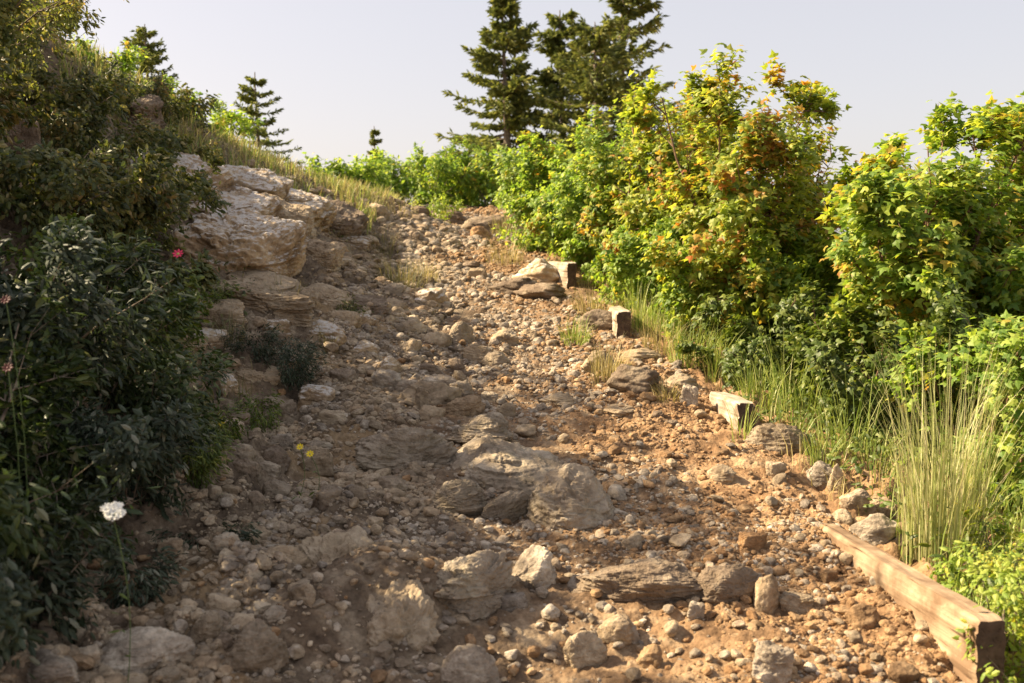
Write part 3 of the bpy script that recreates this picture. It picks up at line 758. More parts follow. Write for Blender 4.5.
def blades(r, pos, hgt, width, lean, spread_dir=None, segs=5, curl=.6):
    """grass blades as tapering curved strips"""
    n = len(pos); t = np.linspace(0, 1, segs)
    a = r.uniform(0, 2*pi, n) if spread_dir is None else spread_dir
    d = np.stack([np.cos(a), np.sin(a), np.zeros(n)], -1)
    side = np.stack([-np.sin(a+r.uniform(-1, 1, n)), np.cos(a), np.zeros(n)], -1); side = unit(side)
    ln = (lean*hgt)[:, None]
    c = pos[:, None]+d[:, None]*(ln*t[None]**(1+curl*2))[..., None]+np.array([0, 0, 1.])*((hgt[:, None]*(t[None]-.25*lean[:, None]*t[None]**2.5)))[..., None]
    wd = width[:, None]*(1-t[None]**2*.93)*.5
    Vl = c-side[:, None]*wd[..., None]; Vr = c+side[:, None]*wd[..., None]
    V_ = np.stack([Vl, Vr], 2).reshape(-1, 3)
    i = (np.arange(n)*segs*2)[:, None]+(np.arange(segs-1)*2)[None]
    F_ = np.stack([i, i+1, i+3, i+2], -1).reshape(-1, 4)
    return V_, [F_]
def grass_clump(px, py, hpx, wpx, n, mat, label, seed, group='grass tufts beside the trail', lean=.5, bw=.005, Y=None, name='grass_clump', heads=0, base=None):
    r = np.random.default_rng(seed)
    g = (G(px, py) if Y is None else P(px, py, Y)) if base is None else np.array(base, float)
    if Y is not None: g[2] = H(g[0], g[1])
    s = g[1]/FPX; h = hpx*s; w = wpx*s
    rad = w*(.22 if hpx > 150 else .38)*np.sqrt(r.random(n)); a = r.uniform(0, 2*pi, n)
    pos = np.stack([rad*np.cos(a), rad*np.sin(a), np.zeros(n)], -1); pos[:, 2] = H(g[0]+pos[:, 0], g[1]+pos[:, 1])-g[2]-.01
    hg = h*r.uniform(.35, 1.0, n); ln = np.abs(r.normal(0, lean, n))+.05
    ln = np.minimum(ln, w*.5/np.maximum(hg, .01)+.1)
    v, f = blades(r, pos, hg, np.full(n, bw)*r.uniform(.6, 1.2, n), ln, a+r.normal(0, .5, n))
    root = link(name, mesh(name, v, f, mat, smooth=False), loc=g)
    return tag(root, label, 'grass clump', group)

G_MAPLE = leaf_material('maple_leaf', [(0, (0.124, 0.190, 0.032)), (.4, (0.228, 0.299, 0.045)), (.75, (0.352, 0.402, 0.060)), (1, (0.455, 0.460, 0.086))],
                        [(0, (.42, .14, .035)), (.35, (.45, .25, .05)), (.7, (.48, .37, .07)), (1, (.30, .10, .03))], (.57, .67), 2.6, .5)
G_MAPLE_Y = leaf_material('yellowing_leaf', [(0, (0.096, 0.177, 0.032)), (.4, (0.193, 0.294, 0.046)), (.75, (0.318, 0.399, 0.062)), (1, (0.443, 0.477, 0.090))],
                        [(0, (.46, .26, .045)), (.4, (.50, .36, .06)), (.8, (.52, .42, .08)), (1, (.34, .13, .03))], (.61, .72), 2.8, .5)
G_MAPLE_G = leaf_material('green_leaf', [(0, (0.101, 0.190, 0.037)), (.45, (0.202, 0.310, 0.054)), (.8, (0.313, 0.414, 0.074)), (1, (0.425, 0.483, 0.110))],
                        [(0, (.40, .20, .04)), (.5, (.45, .34, .06)), (1, (.40, .36, .06))], (.68, .77), 3.0, .5)
G_DARK = leaf_material('silvery_leaf', [(0, (.018, .030, .016)), (.5, (.034, .052, .026)), (.88, (.065, .085, .05)), (1, (.20, .21, .16))], None, transl=.2, rough=.6, tcol=(1.1, 1.2, .6))
G_DGREEN = leaf_material('dark_green_leaf', [(0, (.022, .040, .012)), (.5, (.045, .072, .02)), (.88, (.085, .12, .035)), (1, (.24, .24, .15))], None, transl=.22, rough=.5, tcol=(1.1, 1.2, .6))
G_OLIVE = leaf_material('olive_leaf', [(0, (.06, .085, .022)), (.5, (.13, .155, .04)), (.9, (.24, .24, .075)), (1, (.34, .30, .13))], [(0, (.28, .20, .07)), (1, (.36, .28, .10))], (.62, .74), 2, .42)
G_BANK = leaf_material('bank_leaf', [(0, (.035, .055, .018)), (.5, (.085, .105, .030)), (.9, (.17, .17, .055)), (1, (.28, .24, .12))],
                       [(0, (.20, .14, .05)), (1, (.30, .22, .08))], (.66, .76), 2, .35)
G_MID = leaf_material('low_leaf', [(0, (.045, .075, .012)), (.6, (.09, .135, .02)), (1, (.19, .22, .04))], None, transl=.3)  # on the low maple shrubs this darker leaf stands in for understory shade
G_SPRUCE = leaf_material('spruce_needle', [(0, (0.081, 0.115, 0.041)), (.5, (0.189, 0.223, 0.068)), (.9, (0.351, 0.378, 0.108)), (1, (0.459, 0.446, 0.149))], None, transl=.3, rough=.6, tcol=(1.1, 1.1, .7))
G_GRASS = leaf_material('green_grass', [(0, (0.139, 0.220, 0.043)), (.5, (0.267, 0.341, 0.073)), (.85, (0.416, 0.462, 0.157)), (1, (0.544, 0.528, 0.266))], None, transl=.35, tcol=(1.3, 1.3, .7))
G_STRAW = leaf_material('straw_grass', [(0, (.16, .15, .05)), (.4, (.32, .27, .11)), (.8, (.50, .42, .20)), (1, (.60, .52, .30))], None, transl=.35, tcol=(1.2, 1.15, .8))
G_TALL = leaf_material('tall_grass', [(0, (.20, .25, .07)), (.45, (.38, .40, .16)), (.8, (.55, .54, .28)), (1, (.62, .54, .36))], None, transl=.35, tcol=(1.25, 1.2, .8))
G_SHADEGR = leaf_material('dull_grass', [(0, (.08, .09, .03)), (.5, (.16, .15, .06)), (1, (.34, .28, .14))], None, transl=.3, tcol=(1.2, 1.15, .8))
G_LIME = leaf_material('lime_leaf', [(0, (0.153, 0.239, 0.040)), (.5, (0.272, 0.368, 0.056)), (1, (0.391, 0.442, 0.096))], [(0, (.45, .36, .06)), (1, (.42, .42, .06))], (.62, .72), 6, .42)
BK_RED = bark_material('red_bark', (.10, .055, .035), (.24, .15, .10))
BK_GREY = bark_material('grey_bark', (.09, .07, .05), (.26, .21, .16))

def at(px, top, Y, drop=0.):
    """shrub root on the terrain at distance Y under the pixel column; height so that it reaches pixel row top"""
    q = P(px, top, Y); z = float(H(q[0], Y)); return (q[0], Y, z), q[2]-z

# ---- right-hand thicket
R_ = 'mountain maple shrubs on the right of the trail'
thick = [
 # px, top, Y, width m, leaves, leaf m, mat, lean, label
 (545, 140, 9.0, .9, 4600, .055, G_MAPLE_G, (0, 0), 'leafy green maple shrub at the left end of the thicket, by the topmost timber'),
 (598, 130, 8.2, 1.1, 6000, .055, G_MAPLE_G, (0, 0), 'green maple shrub in front of the spruces'),
 (648, 112, 7.4, 1.1, 6500, .058, G_MAPLE_Y, (0, 0), 'maple shrub with the first orange tips right of the spruces'),
 (690, 84, 6.8, .75, 4500, .060, G_MAPLE, (.0, 0), 'maple shrub with red seed clusters left of the tallest one'),
 (757, 82, 6.0, 1.1, 8500, .062, G_MAPLE, (.03, 0), 'tallest maple shrub with orange and red clusters against the sky'),
 (800, 92, 6.3, .5, 1600, .060, G_MAPLE, (.08, 0), 'slender maple shrub leaning right into the gap of sky'),
 (592, 185, 8.0, 1.0, 4200, .052, G_MAPLE_G, (0, 0), 'bright green shrub between the topmost timber and the spruces'),
 (640, 160, 7.6, 1.1, 4500, .055, G_MAPLE_G, (0, 0), 'dense green shrub behind the third timber'),
 (662, 205, 6.6, 1.0, 5200, .050, G_MAPLE_G, (0, 0), 'low bright green shrub above the third timber'),
 (722, 215, 5.9, 1.0, 5500, .052, G_MAPLE_Y, (0, 0), 'rounded green shrub in the lower middle of the thicket'),
 (800, 262, 5.5, 1.0, 5000, .052, G_MID, (0, 0), 'maple shrub, leaves coloured dark for understory shade, below the gap of sky'),  # dark leaf colour imitates shade under the thicket
 (868, 190, 5.4, .95, 6500, .058, G_MAPLE_Y, (0, 0), 'lower maple shrub filling the gap of sky'),
 (930, 112, 4.9, .95, 8000, .062, G_MAPLE_Y, (0, 0), 'tall broad leaved maple shrub at the right with dark stems'),
 (990, 128, 5.2, .9, 6000, .062, G_MAPLE_Y, (0, 0), 'tall maple shrub at the right edge of the picture'),
 (875, 290, 4.5, .8, 3600, .050, G_MID, (0, 0), 'maple shrub, shade coloured into its leaves, low behind the tall grass'),
 (1075, 135, 4.9, 1.0, 4500, .062, G_MAPLE_G, (0, 0), 'maple shrub cut by the right edge of the picture'),
 (1005, 300, 3.9, .8, 3200, .052, G_MAPLE_G, (0, 0), 'yellow green shrub right of the tall grass clump'),
 (775, 325, 5.0, .7, 2800, .045, G_MID, (0, 0), 'low shrub, leaves darkened to imitate shade, behind the second timber'),
 (1150, 120, 5.6, 1.2, 3500, .062, G_MAPLE_G, (0, 0), 'outer maple shrub beyond the right edge'),
 (690, 150, 9.6, 1.4, 4500, .062, G_MAPLE_G, (0, 0), 'green shrub hidden deep in the thicket'),
 (850, 245, 8.0, 1.4, 3500, .065, G_MAPLE_G, (0, 0), 'green shrub seen through the gap at the back of the thicket'),
]
for i, (px, top, Y, w, nl, ls, mt, ln, lab) in enumerate(thick):
    b, h = at(px-ln[0]*300-(8 if px < 700 else 0), top, Y); h *= 1.13; ls *= .88; nl = int(nl*1.9)
    shrub('maple_shrub', lab, 'shrub', R_, b, h, w*1.05, nl, MAPLE, ls, mt, BK_RED, 40+i, stems=10, nb=11, nt_=4, lean=ln, up=.9, t0=.20 if top < 180 and px > 620 else .2)

# ---- shrubs at the head of the trail
for i, (px, top, Y, w, lab) in enumerate([
 (345, 150, 12.5, .7, 'small pale green shrub at the left end of the far hedge'),
 (372, 158, 13.2, .8, 'round green shrub second from the left in the far hedge'),
 (400, 146, 13.6, .8, 'bright green shrub in the left middle of the far hedge'),
 (430, 140, 13.2, .9, 'tallest yellow green shrub of the far hedge'),
 (462, 150, 13.8, .9, 'darker green shrub in the right middle of the far hedge'),
 (492, 150, 13.2, 1.0, 'dense green shrub at the right end of the far hedge'),
 (525, 140, 13.0, 1.0, 'shrub where the far hedge meets the maple thicket'),
 (440, 150, 15.5, 1.6, 'back row shrub behind the far hedge'),
 (560, 140, 12.0, 1.3, 'green shrub under the spruces behind the thicket')]):
    b, h = at(px, top, Y); b = (b[0], b[1], b[2]); h = max(h, .45)
    shrub('hedge_shrub', lab, 'shrub', 'shrubs at the head of the trail', b, h, w*1.15, 2600, OVAL, .075, G_MAPLE_G, BK_GREY, 90+i, stems=9, nb=7, nt_=3)
b, h = at(428, 193, 12.0)
shrub('shrublet', 'tiny bright yellow green shrublet at the head of the trail', 'shrub', None, G(432, 219), .32, .5, 700, OVAL, .045, G_LIME, BK_GREY, 120, stems=6, nb=5, nt_=3)

# ---- left bank bushes
LB = 'bushes on the left bank'
leftb = [
 # px, top, Y, w, n, tpl, ls, mat, label
 (20, 205, 2.9, .9, 6500, LAUREL, .042, G_DARK, 'large dark silvery leaved bush filling the left foreground'),
 (85, 262, 3.1, .75, 5200, LAUREL, .036, G_DGREEN, 'dark green bush right of the silvery one in the left foreground'),
 (150, 335, 3.2, .5, 3400, LAUREL, .032, G_DGREEN, 'dark green bush spilling down toward the juniper'),
 (-40, 260, 2.3, 1.0, 6500, LAUREL, .042, G_DGREEN, 'dark bush cut by the left edge'),
 (120, 370, 2.8, .6, 4200, LAUREL, .034, G_DARK, 'dark bush spilling onto the bank above the white flower'),
 (60, 430, 2.5, .6, 4000, LAUREL, .036, G_DGREEN, 'dark green bush left of the white flower'),
 (0, 470, 2.15, .6, 3600, LAUREL, .035, G_DARK, 'lowest dark bush in the bottom left corner'),
 (120, 235, 4.1, .8, 5200, OVAL, .035, G_BANK, 'dull green bush between the dark bush and the ledges'),
 (95, 120, 4.6, 1.2, 7500, OVAL, .036, G_BANK, 'twiggy olive bush on the upper left bank'),
 (20, 110, 4.0, 1.1, 7000, OVAL, .036, G_BANK, 'olive bush above the foreground bush at the left edge'),
 (88, 92, 5.6, .8, 4500, OVAL, .036, G_BANK, 'small leaved bush left of the grey slabs'),
 (-20, -60, 5.6, 1.3, 8500, OVAL, .034, G_OLIVE, 'sunlit tall shrub in the top left corner'),
 (5, -5, 6.2, 1.0, 5500, OVAL, .034, G_OLIVE, 'backlit shrub whose tips reach into the sky at top left'),
 (-60, -90, 5.0, 1.5, 7000, OVAL, .034, G_OLIVE, 'tall shrub beyond the top left corner'),
 (118, 150, 5.4, .8, 4600, OVAL, .034, G_BANK, 'olive bush left of the pale cracked slab'),
 (165, 120, 7.6, .6, 2600, OVAL, .034, G_BANK, 'low grey green bush above the weathered grey slab'),
 (120, 105, 7.0, .8, 3600, OVAL, .034, G_BANK, 'wide grey green bush beside the reddish earth scar'),
 (150, 128, 6.6, .7, 3600, OVAL, .036, G_BANK, 'grey green bush under the reddish earth scar'),
 (60, 40, 5.8, .9, 5200, OVAL, .038, G_BANK, 'twiggy bush below the backlit shrub at top left'),
 (70, 215, 3.7, .8, 4600, OVAL, .034, G_MID, 'leafy green bush between the olive and the dark silvery bush'),
 (150, 270, 3.9, .6, 2800, OVAL, .03, G_MID, 'green bush left of the largest ledge'),
 (-330, -260, 3.6, 1.5, 7000, OVAL, .045, G_BANK, 'unseen bush added beyond the left edge to shade the trail, nearer one'),  # this and the next two: added out of view to block the sun
 (-230, -170, 4.6, 1.5, 7000, OVAL, .045, G_BANK, 'unseen bush added beyond the left edge to shade the trail, farther one'),
 (-700, -480, 2.4, 1.5, 7000, OVAL, .045, G_BANK, 'unseen bush added high beside the camera to shade the trail'),
 (-60, 60, 4.2, 1.3, 5000, OVAL, .040, G_BANK, 'olive bush beyond the left edge'),
 (100, 78, 7.4, .5, 2200, OVAL, .042, G_MAPLE_G, 'small light shrub left of the leftmost spruce'),
]
for i, (px, top, Y, w, nl, tpl, ls, mt, lab) in enumerate(leftb):
    b, h = at(px, top, Y)
    shrub('bush', lab, 'shrub', LB, b, max(h, .35), w, nl, tpl, ls, mt, BK_GREY, 140+i, stems=10, nb=9, nt_=4, up=.6, flat=.35)
for i, (px, top, Y, w, nl, mt, lab) in enumerate([
 (165, 100, 8.3, .5, 1500, G_MAPLE_G, 'low leafy shrub right of the leftmost spruce'),
 (200, 100, 8.8, .5, 1400, G_MAPLE_G, 'low green shrub on the ridge left of the second spruce'),
 (228, 98, 9.4, .6, 1600, G_MAPLE_G, 'pale upright shrub beside the second spruce'),
 (305, 158, 10.4, .4, 700, G_MAPLE_G, 'small shrub at the lower end of the ridge grass'),
 (185, 118, 8.0, .5, 1200, G_BANK, 'dark leaved shrub in the ridge grass')]):
    b, h = at(px, top, Y)
    shrub('ridge_shrub', lab, 'shrub', 'shrubs along the left ridge', b, max(h, .3), w, nl, OVAL, .045, mt, BK_GREY, 170+i, stems=7, nb=6, nt_=3)
# juniper and small plants
for i, (px, py, hp, wp, nl, mt, ls, lab) in enumerate([
 (290, 385, 62, 70, 3200, G_DARK, .022, 'low dark juniper clump in the middle of the left bank'),
 (255, 360, 50, 50, 1800, G_DARK, .022, 'small dark clump left of the juniper'),
 (222, 440, 50, 60, 1500, G_MID, .028, 'leafy weed below the dark bush on the bank'),
 (258, 425, 44, 60, 1400, G_MID, .024, 'feathery weed under the juniper'),
 (190, 470, 60, 80, 1800, G_MID, .026, 'spreading green weed on the lower bank'),
 (205, 545, 36, 90, 1300, G_DARK, .024, 'fine leaved creeping plant above the tan rocks'),
 (130, 590, 60, 80, 1600, G_DARK, .028, 'dark weed under the white flower'),
 (160, 380, 70, 80, 2200, G_MID, .032, 'green leafy plant at the right flank of the dark bush'),
 (95, 470, 90, 110, 2600, G_DARK, .032, 'dark leafy plant right of the lowest dark bush'),
 (205, 300, 36, 50, 1200, G_MID, .026, 'green weed under the fractured ledge'),
 (345, 315, 30, 36, 600, G_BANK, .024, 'dull weed between the tan ledges and the trail')]):
    g = G(px, py); s = g[1]/FPX
    shrub('weed' if mt is not G_DARK or i > 2 else 'juniper', lab, 'plant', 'low plants on the left bank', g, hp*s, wp*s, nl, LANCE, ls, mt, BK_GREY, 190+i, stems=12, nb=6, nt_=3, up=.4)
# bright leafy plant bottom right
for i, (px, top, Y, w, n, lab) in enumerate([
 (1003, 520, 2.5, .30, 1500, 'bright lime green leafy plant right of the long timber'),
 (1050, 560, 2.2, .28, 1300, 'lime green plant in the bottom right corner'),
 (1010, 490, 2.9, .35, 1300, 'lime green plant behind the grass clump at the right edge'),
 (968, 545, 2.85, .2, 700, 'small lime green sprig between timber and grass clump')]):
    b, h = at(px, top, Y)
    shrub('leafy_plant', lab, 'plant', 'lime green plants at the lower right', b, max(h, .15), w, n, OVAL, .024, G_LIME, BK_GREY, 210+i, stems=10, nb=6, nt_=3)

# ---- grasses
grass_clump(940, 545, 250, 190, 330, G_TALL, 'tall bright grass clump above the long timber', 301, lean=.22, bw=.0038, group=None)
GT = [
 (690, 362, 60, 60, 150, G_GRASS, 'green grass tuft left of the second timber'),
 (660, 350, 46, 50, 120, G_STRAW, 'straw coloured tuft between the third and second timbers'),
 (760, 400, 60, 60, 110, G_GRASS, 'green grass tuft right behind the second timber'),
 (800, 425, 80, 70, 120, G_GRASS, 'tall grass tuft in front of the dark understory'),
 (835, 455, 70, 50, 70, G_GRASS, 'grass tuft left of the tall clump at the verge'),
 (740, 440, 55, 26, 24, G_GRASS, 'sparse grass sprig in front of the second timber'),
 (592, 312, 34, 50, 180, G_STRAW, 'pale tuft on the crumbly rock left of the third timber'),
 (575, 345, 36, 36, 110, G_GRASS, 'green tuft left of the dirt step'),
 (608, 380, 48, 50, 170, G_STRAW, 'yellow green tuft hanging over the dirt step'),
 (625, 300, 50, 40, 110, G_GRASS, 'tall thin grass behind the third timber'),
 (600, 275, 60, 44, 120, G_GRASS, 'tall grass right of the topmost timber'),
 (640, 330, 60, 50, 140, G_GRASS, 'green grass right of the third timber'),
 (505, 262, 36, 50, 140, G_STRAW, 'dry grass left of the pinkish boulder'),
 (505, 235, 34, 40, 120, G_STRAW, 'dry grass at the foot of the left end shrub'),
 (400, 286, 40, 60, 220, G_SHADEGR, 'dull green grass tuft at the left side of the upper trail'),
 (425, 280, 30, 40, 120, G_STRAW, 'dry grass tuft right of the dull green one'),
 (385, 250, 26, 50, 120, G_SHADEGR, 'dull tuft on the shoulder above the upper trail'),
 (400, 214, 20, 50, 110, G_STRAW, 'dry tuft left of the tiny shrublet'),
 (360, 212, 22, 50, 110, G_STRAW, 'dry tuft under the left end of the far hedge'),
 (285, 300, 34, 40, 100, G_SHADEGR, 'thin grass in front of the lower tan ledge'),
 (230, 345, 40, 40, 90, G_SHADEGR, 'thin grass left of the juniper'),
 (330, 345, 26, 30, 60, G_SHADEGR, 'thin grass right of the juniper'),
 (310, 255, 22, 40, 80, G_SHADEGR, 'grass in the crack right of the largest ledge'),
 (985, 500, 110, 90, 160, G_GRASS, 'arching grass right of the tall clump'),
 (880, 470, 60, 50, 50, G_GRASS, 'dim grass tuft left of the tall clump'),
 (665, 395, 22, 40, 120, G_STRAW, 'short turf on the mound by the second timber'),
 (715, 375, 60, 40, 100, G_GRASS, 'green tuft above the second timber'),
 (850, 452, 120, 60, 40, G_GRASS, 'long thin grass blades in the dark hollow left of the tall clump'),
 (790, 405, 100, 60, 50, G_GRASS, 'long thin grass blades behind the second timber'),
 (820, 470, 50, 40, 70, G_GRASS, 'short grass at the stone heap')]
for i, (px, py, h, w, n, mt, lab) in enumerate(GT):
    grass_clump(px, py, h, w, n, mt, lab, 310+i, bw=.004)
def grass_field(name, label, xs, ys, n, h0, h1, mats, seed, dens=None, bw=.004):
    r = np.random.default_rng(seed)
    x = r.uniform(xs[0], xs[1], n*3); y = r.uniform(ys[0], ys[1], n*3)
    k = dens(x, y, r) if dens else np.ones(len(x), bool)
    x, y = x[k][:n], y[k][:n]; n = len(x)
    pos = np.stack([x, y, H(x, y)-.01], -1)
    v, f = blades(r, pos, r.uniform(h0, h1, n), np.full(n, bw)*r.uniform(.7, 1.3, n), np.abs(r.normal(0, .45, n))+.05, segs=4)
    o = link(name, mesh(name, v, f, mats, smooth=False)); return tag(o, label, 'grass', kind='stuff')
def ridge_d(x, y, r):
    px, py = project(np.stack([x, y, H(x, y)], -1))
    line = np.interp(px, [0, 100, 150, 215, 300, 340, 400], [60, 78, 100, 140, 178, 200, 215])
    cl = fbm(np.stack([x*2.5, y*2.5, x*0], -1), 2)
    return (px > 60) & (px < 400) & (np.abs(py-line-8) < 26) & (r.random(len(x)) < .55+cl*1.2) | ((y > 8.5) & (x < -2.2) & (r.random(len(x)) < .5))
grass_field('ridge_grass', 'yellow sunlit grass along the crest of the left ridge', (-6, -1.2), (5.5, 13), 22000, .05, .19, G_STRAW, 401, ridge_d, .007)
grass_field('ridge_greens', 'green grass mixed along the crest of the left ridge', (-6, -1.2), (5.5, 13), 12000, .05, .20, G_GRASS, 402, ridge_d, .008)
def verge_d(x, y, r):
    e = edgeR(y); cl = fbm(np.stack([x*3, y*3, x*0], -1), 2)
    return (x > e+.14) & (x < e+1.3) & (cl > -.1+.3*r.random(len(x)))
grass_field('verge_grass', 'green grass carpeting the right verge under the maple thicket', (.2, 2.6), (2.0, 11), 9000, .06, .26, G_GRASS, 403, verge_d, .0045)
grass_field('dead_grass', 'dead straw thatch along the right verge', (.0, 2.4), (2.0, 11), 4500, .04, .17, G_STRAW, 406, lambda x, y, r: (x > edgeR(y)+.05) & (x < edgeR(y)+.7) & (fbm(np.stack([x*4, y*4, x*0], -1), 2) > -.2+.4*r.random(len(x))), .004)
def bank_d(x, y, r):
    e = edgeL(y)-.35; cl = fbm(np.stack([x*2.2+3, y*2.2, x*0], -1), 3)
    return (x < e) & (cl+.12*(e-x) > .22+.3*r.random(len(x)))
grass_field('bank_grass', 'thin dull grass scattered over the left bank', (-3.4, -.8), (2.2, 10.5), 6500, .04, .16, G_SHADEGR, 404, bank_d, .0035)
def under_d(x, y, r): return x > edgeR(y)+.25
def litter():
    r = np.random.default_rng(405); n = 26000
    x = r.uniform(.9, 4.2, n); y = r.uniform(1.8, 11, n); k = x > edgeR(y)+.15; x, y = x[k], y[k]; n = len(x)
    p = np.stack([x, y, H(x, y)+r.uniform(.0, .22, n)**1.3], -1)
    R = frames(unit(r.normal(0, .5, (n, 3))+np.array([-.2, -.2, 1])), r.normal(size=(n, 3)))*(r.uniform(.02, .045, n))[:, None, None]
    v, f = scatter(OVAL[0], OVAL[1], R, p)
    tag(link('undergrowth', mesh('undergrowth', v, f, G_MID, smooth=False)), 'low leafy undergrowth beneath the maple thicket', 'undergrowth', kind='stuff')
    n = 26000
    x = r.uniform(-5.5, -1.3, n); y = r.uniform(1.2, 9, n)
    cl = fbm(np.stack([x*1.4+9, y*1.4, x*0], -1), 3); k = cl+.3*(-1.7-x) > .02+.25*r.random(n); x, y = x[k], y[k]; n = len(x)
    p = np.stack([x, y, H(x, y)+r.uniform(0, .16, n)**1.2], -1)
    R = frames(unit(r.normal(0, .5, (n, 3))+np.array([.2, -.2, 1])), r.normal(size=(n, 3)))*(r.uniform(.018, .04, n))[:, None, None]
    v, f = scatter(OVAL[0], OVAL[1], R, p)
    tag(link('bank_cover', mesh('bank_cover', v, f, G_BANK, smooth=False)), 'creeping leafy cover on the upper left bank', 'ground cover', kind='stuff')
litter()

# ---- conifers
def spruce(px, top, Y, w, nwh, label, seed, dens=1.0, bare=.08, lean=0., base=None, ratio=.5, group='spruces against the sky', mat=G_SPRUCE, power=.85):
    r = np.random.default_rng(seed)
    b, h = at(px, top, Y); b = np.array(b)
    if base is not None: b[2] -= base; h += base
    root = thing('spruce', b, label, 'spruce', group)
    k = 10; t = np.linspace(0, 1, k)
    Lt = np.zeros((1, k, 3)); Lt[0, :, 2] = t*h; Lt[0, :, 0] = lean*h*t+.01*h*np.sin(t*5); 
    v, f = tubes(Lt, (.022*h*(1-.93*t)+.003)[None], 8)
    link('trunk', mesh('trunk', v, f, BK_GREY), root)
    n = nwh*7
    tt = bare+(1-bare)*(np.repeat(np.arange(nwh), 7)+r.uniform(-.3, .3, n))/nwh; tt = np.clip(tt, bare, .985)
    a = r.uniform(0, 2*pi, n); ln = (1-tt)**power*w*.5*r.uniform(.55, 1.2, n)+.035*h*.4
    ln *= (1+.25*vnoise(np.stack([np.cos(a)*1.5, np.sin(a)*1.5, tt*5+seed], -1)))
    kb = 6; tb = np.linspace(0, 1, kb)
    d = np.stack([np.cos(a), np.sin(a), np.zeros(n)], -1)
    L = np.zeros((n, kb, 3)); L += d[:, None]*(ln[:, None]*tb[None])[..., None]
    L[..., 2] += (tt*h)[:, None]+(ln[:, None]*(-.28*(1-tt)[:, None]*tb[None]+.30*tb[None]**2.2*(.4+tt)[:, None]))
    L[..., 0] += (lean*h*tt)[:, None]
    v1, f1 = tubes(L, .004*h*(1-.8*tb)[None]*np.ones((n, 1)), 3)
    link('branch', tag_stuff(mesh('branch', v1, f1, BK_GREY)), root)['kind'] = 'stuff'
    # side sprays along every branch
    m = int(90*dens); N_ = n*m; bi = np.repeat(np.arange(n), m); u = r.uniform(.12, 1.02, N_); ff = np.clip(u, 0, .999)*(kb-1); i0 = ff.astype(int); fr = (ff-i0)[:, None]
    p = L[bi, i0]*(1-fr)+L[bi, i0+1]*fr
    side = np.cross(d[bi], np.array([0, 0, 1.]))*r.choice([-1, 1], N_)[:, None]
    off = r.uniform(0, 1, N_)*.22*ln[bi]*(1.1-u)
    p = p+side*off[:, None]+np.array([0, 0, -1.])*off[:, None]*.25
    ax = unit(d[bi]*.9+side*.8+r.normal(0, .3, (N_, 3)))
    R = frames(unit(np.array([0, 0, 1.])+r.normal(0, .45, (N_, 3))), ax)*(h*.029*r.uniform(.5, 1.3, N_)+.015)[:, None, None]
    v2, f2 = scatter(SPRAY[0], SPRAY[1], R, p)
    link('crown', mesh('crown', v2, f2, mat, smooth=False), root)
    return root
def tag_stuff(m): return m
spruce(505, -8, 21, 3.9, 20, 'tall narrow spruce, left one of the group in the middle', 501, 1.2, lean=0.0, power=.95)
spruce(562, 10, 22, 3.6, 18, 'middle spruce of the group with a bushy top', 502, 1.3, power=.75)
spruce(616, -36, 23, 3.6, 15, 'right hand spruce of the group with ragged open right side', 503, .75, lean=.04, power=.55)
spruce(597, 22, 20, 3.7, 15, 'shorter spruce filling the middle of the group', 504, 1.4, power=.55)
spruce(146, 24, 12, 1.1, 14, 'small thin spruce on the left ridge, leftmost of all', 505, .8, power=.6)
spruce(256, 72, 13, 1.5, 12, 'small dark spruce on the left ridge with long low branches', 506, .9)
spruce(375, 126, 17, .5, 10, 'tiny spruce tip poking above the far hedge', 507, .7)
spruce(1022, 112, 9.5, 1.6, 16, 'dark spruce half hidden behind the right edge shrubs', 508, 1.0)

# dead branch leaning out of the small ridge spruce
def twig(pts, rad, name, label, cat, mat=BK_GREY):
    L = np.array(pts)[None]; c = L[0, 0].copy()
    v, f = tubes(L-c, np.array(rad)[None], 6)
    return tag(link(name, mesh(name, v, f, mat), loc=c), label, cat)

